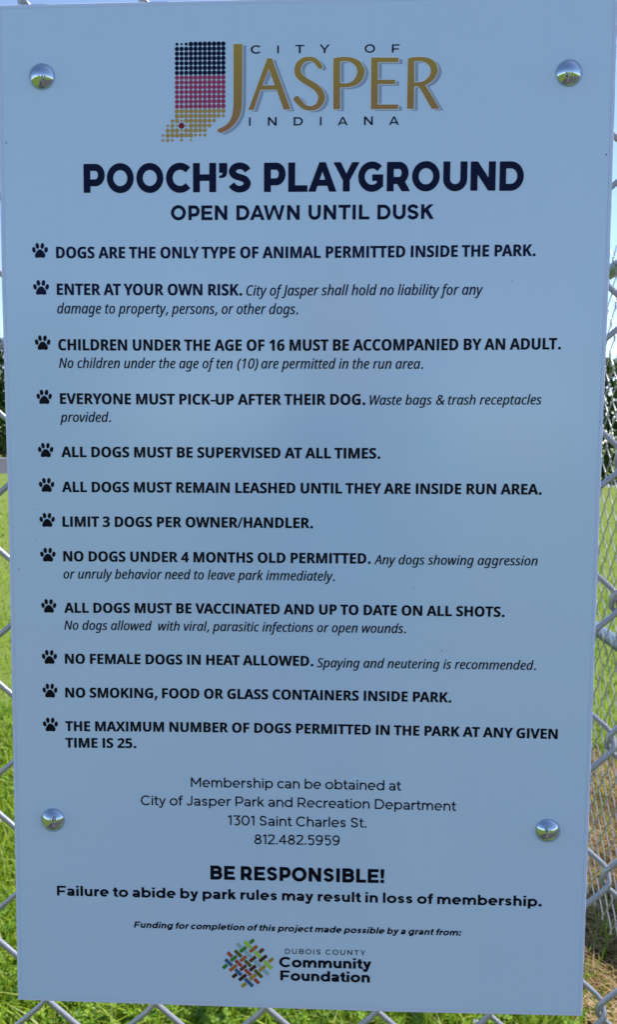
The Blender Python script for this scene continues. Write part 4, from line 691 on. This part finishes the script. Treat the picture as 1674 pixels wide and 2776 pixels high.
side_fence = empty('chain_link_fence', (SIDE_X, 0, 0), 'weathered chain-link fence running away behind the right edge of the sign', 'fence', 'chain-link fences of the dog park')
V, Q = chain_link(185, 0.03, 0.05, 0.225, TOP + .02, 0, wire=0.0030, sides=5, fine=False)
V = np.stack([-V[:, 1] - .021, V[:, 0], V[:, 2]], 1)
fast_mesh('wire_mesh', V, Q, M_OLD_WIRE, side_fence, smooth=True)
pipe('top_rail', (0, 0.0, 1.834), (0, 5.7, 1.834), .0175, side_fence)
pipe('middle_rail', (0, 0.0, .917), (0, 5.7, .917), .0175, side_fence)
post(0, .03 - FY + .01, 1.89, .030, side_fence)
for yy in (2.9, 5.7): post(.022, yy, 1.81, .024, side_fence)

# ---------------------------------------------------------------- ground
def ground_material():
    t = NT('lawn_soil')
    a = t.noise(.35, 5); b = t.noise(9, 5, .7); c = t.noise(70, 3, .7)
    g1 = t.ramp(a, [(.30, (.175, .240, .040)), (.50, (.225, .290, .055)), (.70, (.290, .325, .090))])
    g2 = t.ramp(b, [(.30, (.13, .195, .028)), (.55, (.22, .290, .045)), (.75, (.32, .35, .10))])
    mixed = t.mix(.5, g1, g2)
    t.l(t.mix(c, mixed, t.mix(.45, mixed, (.02, .035, .008))), t.p.inputs['Base Color'])
    t.p.inputs['Roughness'].default_value = .95; t.p.inputs['Specular IOR Level'].default_value = .1
    t.bump(c, .6, .02)
    return t.m
def soil_material():
    t = NT('dry_soil_and_thatch')
    b = t.noise(14, 6, .7); c = t.noise(120, 4, .75)
    cc = t.ramp(b, [(.25, (.09, .050, .020)), (.5, (.20, .12, .050)), (.75, (.33, .22, .09))])
    t.l(t.mix(c, t.mix(.6, cc, (.05, .03, .015)), cc), t.p.inputs['Base Color'])
    t.p.inputs['Roughness'].default_value = .95; t.p.inputs['Specular IOR Level'].default_value = .1
    t.bump(c, .8, .02)
    return t.m
def asphalt_material():
    t = NT('asphalt')
    c = t.noise(40, 5, .7)
    t.l(t.ramp(c, [(.3, (.045, .047, .052)), (.7, (.075, .078, .085))]), t.p.inputs['Base Color'])
    t.p.inputs['Roughness'].default_value = .9
    return t.m
def concrete_material():
    t = NT('pale_concrete'); c = t.noise(4, 5)
    t.l(t.ramp(c, [(.3, (.50, .49, .46)), (.7, (.62, .61, .58))]), t.p.inputs['Base Color']); t.p.inputs['Roughness'].default_value = .9
    return t.m
M_LAWN, M_SOIL, M_ASPH, M_CONC = ground_material(), soil_material(), asphalt_material(), concrete_material()
def sheet(name, x0, y0, x1, y1, z, m, nx=1, ny=1):
    X = np.linspace(x0, x1, nx + 1); Y = np.linspace(y0, y1, ny + 1)
    V = [(x, y, z) for y in Y for x in X]; F = [[j * (nx + 1) + i, j * (nx + 1) + i + 1, (j + 1) * (nx + 1) + i + 1, (j + 1) * (nx + 1) + i] for j in range(ny) for i in range(nx)]
    return tag(obj(name, V, F, m), kind='structure')
sheet('lawn', -1500, -1500, 1500, 1500, 0, M_LAWN)
# worn strip along the side fence with a ragged outline
rag = []
ys = np.linspace(.5, 12, 60)
for y in ys: rag.append((.60 + .05 * math.sin(y * 7) + .05 * math.sin(y * 17 + 1) + random.uniform(-.02, .02) + max(0, 1.75 - y) * .02, y, .004))
for y in ys[::-1]: rag.append((1.20 + .06 * math.sin(y * 6 + 2) + .05 * math.sin(y * 13) + random.uniform(-.03, .03), y, .004))
nn = len(ys)
tag(obj('dry_strip', rag, [[i, 2 * nn - 1 - i, 2 * nn - 2 - i, i + 1] for i in range(nn - 1)], M_SOIL), kind='structure')
sheet('parking_lot', -75, 38.5, -7, 74, .004, M_ASPH)
kv, kf = [], []
def box(x0, y0, z0, x1, y1, z1, V, F):
    k = len(V); V += [(x0, y0, z0), (x1, y0, z0), (x1, y1, z0), (x0, y1, z0), (x0, y0, z1), (x1, y0, z1), (x1, y1, z1), (x0, y1, z1)]
    F += [[k + i for i in f] for f in ((0, 3, 2, 1), (4, 5, 6, 7), (0, 1, 5, 4), (1, 2, 6, 5), (2, 3, 7, 6), (3, 0, 4, 7))]
box(-90, 74, 0, -7, 76, .14, kv, kf)
tag(obj('pavement', kv, kf, M_CONC), kind='structure')
sheet('footpath', 4, 30.2, 60, 31.6, .004, M_CONC)
def gravel_material():
    t = NT('dusty_gravel'); a = t.noise(1.2, 5); c = t.noise(130, 4, .75)
    t.l(t.mix(c, t.ramp(a, [(.3, (.10, .09, .08)), (.7, (.19, .165, .14))]), (.07, .065, .06)), t.p.inputs['Base Color'])
    t.p.inputs['Roughness'].default_value = .95; t.bump(c, .6, .02)
    return t.m
M_GRAVEL = gravel_material()
gp = []
xs = np.linspace(-1.1, 26, 120)
gp += [(x, -.30 - .12 * math.sin(x * 2.1) - .07 * math.sin(x * 7 + 1), .004) for x in xs]
gp += [(x, -3.4 - .3 * math.sin(x * .9) - .12 * math.sin(x * 4 + 2), .004) for x in xs[::-1]]
tag(obj('gravel_path', gp, [[i, 239 - i, 238 - i, i + 1][::-1] for i in range(119)], M_GRAVEL), kind='structure')

# ---------------------------------------------------------------- grass
def leaf_material(name, stops, transl=.35, rough=.5):
    t = NT(name)
    at = t.n('ShaderNodeAttribute'); at.attribute_name = 'tint'
    c = t.ramp(at.outputs['Fac'], stops)
    t.l(c, t.p.inputs['Base Color']); t.p.inputs['Roughness'].default_value = rough; t.p.inputs['Specular IOR Level'].default_value = .35
    tr = t.n('ShaderNodeBsdfTranslucent'); t.l(c, tr.inputs['Color'])
    mx = t.n('ShaderNodeMixShader'); mx.inputs[0].default_value = transl
    t.l(t.p.outputs[0], mx.inputs[1]); t.l(tr.outputs[0], mx.inputs[2]); t.l(mx.outputs[0], t.out.inputs['Surface'])
    return t.m
M_GRASS = leaf_material('grass_blades', [(0, (.10, .190, .010)), (.45, (.270, .410, .018)), (.8, (.440, .540, .040)), (1, (.60, .60, .25))], .48)
M_CLOVER = leaf_material('clover_leaves', [(0, (.06, .15, .012)), (.6, (.20, .36, .022)), (1, (.34, .50, .05))], .42)
M_STRAW = leaf_material('dry_straw', [(0, (.11, .058, .018)), (.4, (.27, .16, .055)), (.75, (.46, .31, .13)), (1, (.66, .53, .30))], .15, .6)
M_PETAL = leaf_material('clover_petals', [(0, (.62, .58, .50)), (1, (.80, .80, .76))], .3, .6)

def blades(x, y, hgt, wid, lean, seg=3, tint=None):
    n_ = len(x); az = rng.uniform(0, 2 * np.pi, n_)
    dx, dy = np.cos(az), np.sin(az)
    px, py = -dy, dx
    t = np.linspace(0, 1, seg + 1)
    V = np.zeros((n_, seg + 1, 2, 3)); tw = rng.uniform(-.5, .5, n_)
    for i, u in enumerate(t):
        w = wid * (1 - u ** 1.6) * .5 + .0003
        ox = x + dx * lean * hgt * u ** 1.7; oy = y + dy * lean * hgt * u ** 1.7
        oz = hgt * (u - .35 * np.minimum(lean, 1.2) * u * u)
        c, s = np.cos(tw * u), np.sin(tw * u)
        ax, ay = px * c - py * s, px * s + py * c
        V[:, i, 0] = np.stack([ox - ax * w, oy - ay * w, oz], 1); V[:, i, 1] = np.stack([ox + ax * w, oy + ay * w, oz], 1)
    base = (np.arange(n_) * (seg + 1) * 2)[:, None]
    q = np.concatenate([base[:, :, None] + np.array([[2 * i, 2 * i + 1, 2 * i + 3, 2 * i + 2]])[None] for i in range(seg)], 1)
    return V.reshape(-1, 3), q.reshape(-1, 4), np.repeat(tint, seg)

def scatter(n_, x0, x1, y0, y1, clump=.0):
    return rng.uniform(x0, x1, n_), rng.uniform(y0, y1, n_)
def patch(x, y, s, seed):
    return .5 + .25 * (np.sin(x * s + seed) + np.sin(y * s * 1.3 + 2 * seed + np.sin(x * s * .7))) 
def in_strip(x, y): return (x > .63 + .06 * np.sin(y * 7) + .03 * np.sin(y * 31)) & (x < 1.2 + .06 * np.sin(y * 6 + 2))
VV, QQ, TT = [], [], []
off = 0
def feather(x, y, x0, x1, y0, y1, m):
    d = np.minimum.reduce([(x - x0) / m, (x1 - x) / m, (y - y0) / m, (y1 - y) / m])
    return np.clip(d, 0, 1)
def lawn_blades(x, y, hs, ws):
    global off
    keep = (~in_strip(x, y) | (rng.random(len(x)) < .10)) & (y > .03); x, y, ws = x[keep], y[keep], ws[keep]; k = len(x)
    p = patch(x, y, 5.5, 1.0)
    h_ = rng.uniform(*hs, k) * (.7 + .6 * p)
    tint = np.clip(.42 + .25 * (p - .5) + rng.normal(0, .20, k), 0, .92); tint[rng.random(k) < .05] = 1
    v, q, tt = blades(x, y, h_, ws, np.abs(rng.normal(.55, .4, k)), 3, tint)
    VV.append(v); QQ.append(q + off); TT.append(tt); off += len(v)
n_ = 105000                                     # close turf, thinning out at its borders
x, y = scatter(n_, -2.4, 1.7, .5, 3.9); k_ = rng.random(n_) < feather(x, y, -2.4, 1.7, .5, 3.9, .8); x, y = x[k_], y[k_]
lawn_blades(x, y, (.035, .085), rng.uniform(.0028, .0062, len(x)))
n_ = 110000                                     # the rest of the lawn, ever sparser and broader with distance
r_ = np.exp(rng.uniform(math.log(.6), math.log(26), n_)); th = rng.uniform(-1.1, 1.1, n_); k_ = rng.random(n_) < np.clip((26 - r_) / 16, 0, 1); r_, th = r_[k_], th[k_]
lawn_blades(.02 + r_ * np.sin(th), -.42 + r_ * np.cos(th), (.035, .085), rng.uniform(.0026, .0054, len(r_)) * (.6 + .30 * r_))
# broader weed blades
n_ = 5200
x, y = scatter(n_, -1.6, .66, 1.15, 4.2); keep = ~in_strip(x, y); x, y = x[keep], y[keep]; k = len(x)
v, q, tt = blades(x, y, rng.uniform(.06, .125, k), rng.uniform(.006, .0105, k), np.abs(rng.normal(.8, .4, k)), 4, np.clip(rng.normal(.66, .2, k), 0, 1))
VV.append(v); QQ.append(q + off); TT.append(tt); off += len(v)
tag(fast_mesh('grass', np.concatenate(VV), np.concatenate(QQ), M_GRASS, tint=np.concatenate(TT)), kind='stuff')
# clover: three round leaflets on a stalk
def clover(n_, x0, x1, y0, y1):
    x, y = scatter(n_, x0, x1, y0, y1); k_ = (patch(x, y, 4.0, 3.0) + rng.normal(0, .12, n_) > .5) & ~in_strip(x, y) & (rng.random(n_) < feather(x, y, x0, x1, y0, y1, .8)); x, y = x[k_], y[k_]; k = len(x)
    V, Q, T = [], [], []; off_ = 0
    z = rng.uniform(.030, .062, k); a0 = rng.uniform(0, 2 * np.pi, k); s = rng.uniform(.0065, .0115, k)
    tilt = rng.normal(0, .35, (k, 2)); tint = np.clip(rng.normal(.5, .25, k), 0, 1)
    for j in range(3):
        a = a0 + j * 2.094
        for part in range(2):
            loc = [(0.05, 0), (.65, .55), (1.05, .42), (.98, 0)] if part == 0 else [(0.05, 0), (.98, 0), (1.05, -.42), (.65, -.55)]
            L_ = []
            for lx, ly in loc:
                px = (lx * np.cos(a) - ly * np.sin(a)) * s; py = (lx * np.sin(a) + ly * np.cos(a)) * s
                L_.append(np.stack([x + px, y + py, z + px * tilt[:, 0] + py * tilt[:, 1] + abs(ly) * s * .35], 1))
            V.append(np.stack(L_, 1).reshape(-1, 3)); Q.append(np.arange(k * 4).reshape(-1, 4) + off_); off_ += k * 4; T.append(tint)
    return np.concatenate(V), np.concatenate(Q), np.concatenate(T)
v1 = clover(46000, -2.3, 1.6, .5, 3.9)
tag(fast_mesh('clover', v1[0], v1[1], M_CLOVER, tint=v1[2]), kind='stuff')
# clover blossoms
fl = []
fx, fy = scatter(46, -1.3, .5, 1.2, 4.2)
for i in range(len(fx)):
    r = random.uniform(.007, .010); zc = random.uniform(.055, .085)
    for j in range(36):
        d_ = Vector((random.gauss(0, 1), random.gauss(0, 1), random.gauss(.3, 1))).normalized()
        a_ = d_.orthogonal().normalized(); b_ = d_.cross(a_); c_ = Vector((fx[i], fy[i], zc))
        fl.append([tuple(c_ + d_ * r * .3 - a_ * r * .22), tuple(c_ + d_ * r * .3 + a_ * r * .22), tuple(c_ + d_ * r + a_ * r * .14), tuple(c_ + d_ * r - a_ * r * .14)])
fl = np.array(fl).reshape(-1, 3)
tag(fast_mesh('clover_blossoms', fl, np.arange(len(fl)).reshape(-1, 4), M_PETAL, tint=rng.random(len(fl) // 4)), kind='stuff')
# straw and thatch of the dry strip
n_ = 26000
x, y = scatter(n_, .55, 1.30, 1.0, 4.5); keep = in_strip(x, y) | (rng.random(n_) < .2); x, y = x[keep], y[keep]; k = len(x)
p = patch(x, y, 9, 2.0)
v, q, tt = blades(x, y, rng.uniform(.02, .06, k), rng.uniform(.0016, .0042, k), np.abs(rng.normal(1.5, .6, k)), 3, np.clip(.5 + .5 * (p - .5) + rng.normal(0, .22, k), 0, 1))
tag(fast_mesh('dry_straw', v, q, M_STRAW, tint=tt), kind='stuff')

# ---------------------------------------------------------------- trees
M_BARK = ink('bark', (.13, .10, .075), .9, .3)
M_LEAF = leaf_material('tree_leaves', [(0, (.018, .040, .008)), (.5, (.045, .095, .014)), (1, (.10, .16, .030))], .3, .55)
def tree_parts(hgt, rad_, crown_lo, seed, n_clump=46, per=70, leaf=.24):
    R_ = np.random.default_rng(seed)
    V, F = [], []
    def limb(p, q_, r0, r1, sides=9):
        a, b = Vector(p), Vector(q_); t = (b - a).normalized(); o_ = t.orthogonal().normalized(); c_ = t.cross(o_); k_ = len(V)
        for c, r in ((a, r0), ((a + b) / 2 + o_ * r0 * .4, (r0 + r1) / 2), (b, r1)):
            V.extend([tuple(c + r * (math.cos(i * 2 * math.pi / sides) * o_ + math.sin(i * 2 * math.pi / sides) * c_)) for i in range(sides)])
        for s_ in range(2):
            for i in range(sides): F.append([k_ + s_ * sides + i, k_ + s_ * sides + (i + 1) % sides, k_ + (s_ + 1) * sides + (i + 1) % sides, k_ + (s_ + 1) * sides + i])
    limb((0, 0, -.1), (0.05 * hgt * R_.normal(), 0.03 * hgt * R_.normal(), hgt * .62), hgt * .026, hgt * .010)
    cl = []
    for i in range(n_clump):
        u = R_.random() ** .8; zc = crown_lo + (hgt - crown_lo) * (i + R_.random()) / n_clump
        f = (zc - crown_lo) / (hgt - crown_lo); rr = rad_ * math.sqrt(max(.04, 1 - (abs(f - .40) / .66) ** 2.2)) * R_.uniform(.35, 1.0)
        a = R_.uniform(0, 2 * math.pi); cl.append((rr * math.cos(a), rr * math.sin(a), zc, rad_ * R_.uniform(.18, .36)))
    for c in cl[::4]: limb((0, 0, max(.1 * hgt, c[2] - hgt * .22)), (c[0] * .9, c[1] * .9, c[2]), hgt * .009, hgt * .003, 6)
    LV, T = [], []
    for cx_, cy_, cz_, cr_ in cl:
        d_ = R_.normal(size=(per, 3)); d_ /= np.linalg.norm(d_, axis=1)[:, None]
        P = np.array([cx_, cy_, cz_]) + d_ * (cr_ * R_.uniform(.35, 1.05, per))[:, None] * np.array([1, 1, .75])
        nrm = d_ + R_.normal(0, .6, (per, 3)) + np.array([0, 0, .4]); nrm /= np.linalg.norm(nrm, axis=1)[:, None]
        a = np.cross(nrm, R_.normal(size=(per, 3))); a /= np.linalg.norm(a, axis=1)[:, None]; b = np.cross(nrm, a)
        s_ = (leaf * R_.uniform(.6, 1.25, per))[:, None]
        LV.append(np.stack([P - a * s_, P + b * s_ * .55, P + a * s_, P - b * s_ * .55], 1).reshape(-1, 3))
        T.append(np.clip(R_.normal(.5, .2) + R_.normal(0, .16, per), 0, 1))
    LV = np.concatenate(LV)
    return V, F, LV, np.arange(len(LV)).reshape(-1, 4), np.concatenate(T)
KINDS = {}
def tree(kind, x, y, s, rz, label, group):
    t = empty('tree', (x, y, 0), label, 'tree', group); t.scale = (s, s, s); t.rotation_euler = (0, 0, rz)
    if kind not in KINDS:
        V, F, LV, Q, T = tree_parts(*{'tall': (12.5, 4.8, 0.5, 11, 60, 80, .30), 'bushy': (5.0, 2.9, .15, 12, 60, 80, .17), 'round': (9.0, 4.2, 1.6, 13, 54, 80, .26)}[kind])
        tr = obj('trunk', V, F, M_BARK, t); crn = fast_mesh('crown', LV, Q, M_LEAF, t, tint=T)
        KINDS[kind] = (tr.data, crn.data)
    else:
        for nm, me in zip(('trunk', 'crown'), KINDS[kind]):
            o = bpy.data.objects.new(nm, me); col.objects.link(o); o.parent = t
G1 = 'trees beyond the parking lot'
G2 = 'bushy trees beyond the side fence'
G3 = 'trees on the near side, mirrored in the sign bolts'
tree('tall', -34.5, 88, 1.0, .3, 'tall leafy tree beyond the parking lot, peeking out left of the sign', G1)
tree('tall', -42, 91, 1.08, 2.1, 'tall leafy tree at the left end of the row beyond the parking lot', G1)
tree('bushy', -34.5, 84, 1.25, 2.7, 'low bushy tree under the tall tree at the left edge of the sign', G1)
tree('bushy', -40.5, 85, 1.2, .8, 'low bushy tree at the far left, beneath the leftmost tall tree', G1)
tree('round', -26, 88, 1.15, 1.2, 'round tree beyond the parking lot, hidden behind the sign on the left', G1)
tree('round', -15, 86, 1.0, 4.0, 'round tree beyond the parking lot, second from the right of its row', G1)
tree('tall', -4, 90, .9, 5.0, 'tall tree at the right end of the row beyond the parking lot', G1)
tree('bushy', 12.6, 34.5, 1.0, .5, 'dark bushy tree seen through the side fence, right beside the sign edge', G2)
tree('bushy', 9.2, 35.5, 1.05, 1.9, 'dark bushy tree at the left end of the row beyond the side fence', G2)
tree('bushy', 16.6, 35.0, 1.1, 3.2, 'dark bushy tree beyond the side fence, at the right end of its row', G2)
tree('bushy', -14, -38, 1.5, 1.1, 'bushy tree behind the viewer, leftmost of those mirrored in the bolts', G3)
tree('round', 3, -60, 1.0, 2.4, 'round tree behind the viewer, middle of those mirrored in the bolts', G3)
tree('bushy', 16, -40, 1.4, 3.9, 'bushy tree behind the viewer, rightmost of those mirrored in the bolts', G3)

# ---------------------------------------------------------------- unseen drum added beyond the side fence to shade the dry strip
M_GREEN = steel('green_drum_paint', (.035, .12, .06), .4, 0, 40, .03)
dr = empty('shade_drum', (1.46, 2.10, 0), 'unseen green steel drum added beyond the side fence to shade the dry strip', 'added shade caster')
prof = [(.0, .03), (.27, .03), (.282, .0), (.290, .012), (.285, .03), (.285, .28), (.296, .30), (.285, .32), (.285, .57), (.296, .59), (.285, .61), (.285, .85), (.293, .868), (.285, .88), (.274, .868), (.270, .40), (.0, .38)]
V, F = [], []
for r_, z_ in prof:
    for j in range(36): V.append((max(r_, .001) * math.cos(j * math.pi / 18), max(r_, .001) * math.sin(j * math.pi / 18), z_))
for i in range(len(prof) - 1):
    for j in range(36): F.append([i * 36 + j, i * 36 + (j + 1) % 36, (i + 1) * 36 + (j + 1) % 36, (i + 1) * 36 + j])
obj('drum_body', V, F, M_GREEN, dr, smooth=True)

# ---------------------------------------------------------------- the person taking the picture (mirrored in the bolts, shades the sheen of the panel)
def cloth(name, c, rough=.85):
    t = NT(name); f = t.noise(60, 4)
    t.l(t.mix(f, tuple(x * .8 for x in c), c), t.p.inputs['Base Color']); t.p.inputs['Roughness'].default_value = rough
    return t.m
M_SKIN = cloth('skin', (.70, .44, .35), .55); M_SHIRT = cloth('teal_cotton', (.10, .33, .38)); M_SHORTS = cloth('khaki_cotton', (.42, .36, .27))
M_HAIR = cloth('brown_hair', (.07, .045, .03), .6); M_SHOE = cloth('white_shoe', (.70, .70, .70)); M_EYE = cloth('eye', (.05, .04, .035), .2); M_LIP = cloth('lip', (.42, .18, .16), .5); M_PHONE = cloth('black_phone', (.012, .012, .014), .2)
def skinned(verts, edges, radii, roots, sub=1):
    me = bpy.data.meshes.new('grow'); me.from_pydata(verts, edges, [])
    o = bpy.data.objects.new('grow', me); col.objects.link(o)
    md = o.modifiers.new('skin', 'SKIN'); md.use_smooth_shade = True
    if not me.skin_vertices: me.attributes.new
    sv = me.skin_vertices[0].data if me.skin_vertices else None
    if sv is None:
        bpy.context.view_layer.objects.active = o
        bpy.ops.mesh.customdata_skin_add(); sv = me.skin_vertices[0].data
    for i, r in enumerate(radii):
        sv[i].radius = (r, r) if not isinstance(r, tuple) else r; sv[i].use_root = i in roots
    sb = o.modifiers.new('sub', 'SUBSURF'); sb.levels = sub; sb.render_levels = sub
    bpy.context.view_layer.update()
    ev = o.evaluated_get(bpy.context.evaluated_depsgraph_get()); m2 = bpy.data.meshes.new_from_object(ev)
    V = [tuple(v.co) for v in m2.vertices]; F = [tuple(p.vertices) for p in m2.polygons]
    bpy.data.objects.remove(o); bpy.data.meshes.remove(m2)
    return V, F
class Rig:
    def __init__(s): s.v, s.e, s.r = [], [], []
    def add(s, p, r, parent=None):
        s.v.append(p); s.r.append(r); k = len(s.v) - 1
        if parent is not None: s.e.append((parent, k))
        return k
PY = -1.02
per = empty('person', (0, PY, 0), 'person in a teal shirt photographing the sign, mirrored in its bolts', 'person')
B = Rig()
pel = B.add((0, 0, .93), (.135, .10)); ab = B.add((0, .01, 1.08), (.12, .09), pel); ch = B.add((0, .0, 1.25), (.135, .10), ab)
sb_ = B.add((0, -.01, 1.37), (.09, .075), ch); nk = B.add((0, .01, 1.45), .050, sb_); jaw = B.add((0, .045, 1.525), (.060, .066), nk); hd = B.add((0, .03, 1.60), (.076, .092), jaw); tp = B.add((0, .02, 1.665), (.058, .070), hd)
B.add((0, .128, 1.560), .013, jaw)
HANDS = []
for s_ in (-1, 1):
    sh = B.add((s_ * .165, -.01, 1.365), .062, sb_); el = B.add((s_ * .225, .13, 1.13), .042, sh); fa = B.add((s_ * .170, .30, 1.23), .038, el); wr = B.add((s_ * .120, .45, 1.325), .026, fa)
    pm = B.add((s_ * .080, .525, 1.365), (.022, .036), wr); HANDS.append((s_, (s_ * .080, .525, 1.365)))
    hp = B.add((s_ * .095, 0, .87), .095, pel); kn = B.add((s_ * .105, .03, .50), .058, hp); cf = B.add((s_ * .11, .0, .36), .056, kn); an = B.add((s_ * .115, -.02, .09), .036, cf); B.add((s_ * .125, .11, .045), .036, an)
V1, F1 = skinned(B.v, B.e, B.r, {0})
Fg = Rig(); roots = set()
for s_, (px_, py_, pz_) in HANDS:
    for i, (dz, ln) in enumerate(((.030, .072), (.010, .080), (-.010, .074), (-.028, .058))):
        a = Fg.add((px_ - s_ * .000, py_ + .005, pz_ + dz), .0095); roots.add(a)
        b = Fg.add((px_ + s_ * .008, py_ + .005 + ln * .45, pz_ + dz * 1.1), .0090, a); c = Fg.add((px_ - s_ * .012, py_ + .005 + ln * .72, pz_ + dz * 1.1), .0082, b); Fg.add((px_ - s_ * .034, py_ + .005 + ln * .70, pz_ + dz * 1.05), .0072, c)
    a = Fg.add((px_ - s_ * .006, py_ - .020, pz_ + .024), .011); roots.add(a); b = Fg.add((px_ - s_ * .022, py_ + .008, pz_ + .040), .0100, a); Fg.add((px_ - s_ * .042, py_ + .034, pz_ + .036), .0085, b)
V2, F2 = skinned(Fg.v, Fg.e, Fg.r, roots)
k = len(V1); obj('body', V1 + V2, F1 + [tuple(i + k for i in f) for f in F2], M_SKIN, per, smooth=True)
T_ = Rig(); a = T_.add((0, 0, .86), (.150, .118)); b = T_.add((0, .01, 1.07), (.138, .108), a); c = T_.add((0, 0, 1.25), (.150, .115), b); d = T_.add((0, -.012, 1.365), (.102, .086), c); T_.add((0, .0, 1.415), (.066, .062), d)
for s_ in (-1, 1): e_ = T_.add((s_ * .168, -.01, 1.362), .076, d); T_.add((s_ * .210, .085, 1.215), .066, e_)
v, f = skinned(T_.v, T_.e, T_.r, {0}); obj('shirt', v, f, M_SHIRT, per, smooth=True)
T_ = Rig(); a = T_.add((0, 0, .95), (.142, .110))
for s_ in (-1, 1): b = T_.add((s_ * .096, 0, .85), .108, a); T_.add((s_ * .106, .025, .56), .082, b)
v, f = skinned(T_.v, T_.e, T_.r, {0}); obj('shorts', v, f, M_SHORTS, per, smooth=True)
for s_ in (-1, 1):
    T_ = Rig(); a = T_.add((s_ * .115, -.055, .050), (.040, .046)); b = T_.add((s_ * .120, .05, .046), (.046, .042), a); T_.add((s_ * .128, .155, .034), (.040, .030), b)
    v, f = skinned(T_.v, T_.e, T_.r, {0}); obj('shoe', v, f, M_SHOE, per, smooth=True)
T_ = Rig(); a = T_.add((0, -.060, 1.50), (.070, .045)); b = T_.add((0, -.045, 1.60), (.085, .068), a); c = T_.add((0, -.005, 1.680), (.076, .076), b); T_.add((0, .055, 1.700), (.055, .040), c)
v, f = skinned(T_.v, T_.e, T_.r, {0}); obj('hair', v, f, M_HAIR, per, smooth=True)
def ball(c, r, sy=1.0):
    V, F = [], []
    for i in range(9):
        for j in range(12):
            a = math.pi * i / 8; b = 2 * math.pi * j / 12; V.append((c[0] + r[0] * math.sin(a) * math.cos(b), c[1] + r[1] * math.sin(a) * math.sin(b), c[2] + r[2] * math.cos(a)))
    for i in range(8):
        for j in range(12): F.append([i * 12 + j, i * 12 + (j + 1) % 12, (i + 1) * 12 + (j + 1) % 12, (i + 1) * 12 + j])
    return V, F
for s_ in (-1, 1):
    obj('eye', *ball((s_ * .030, .108, 1.600), (.012, .010, .008)), M_EYE, per, smooth=True)
    obj('ear', *ball((s_ * .080, .03, 1.575), (.012, .020, .030)), M_SKIN, per, smooth=True)
obj('mouth', *ball((0, .108, 1.522), (.024, .008, .007)), M_LIP, per, smooth=True)
ph = empty('phone', (.020, -.4385, 1.385), 'black phone held up in both hands of the person', 'phone')
V, F = [], []; box(-.076, -.008, -.038, .076, .0, .038, V, F); pb = obj('phone_body', V, F, M_PHONE, ph); md = pb.modifiers.new('bevel', 'BEVEL'); md.width = .003; md.segments = 3
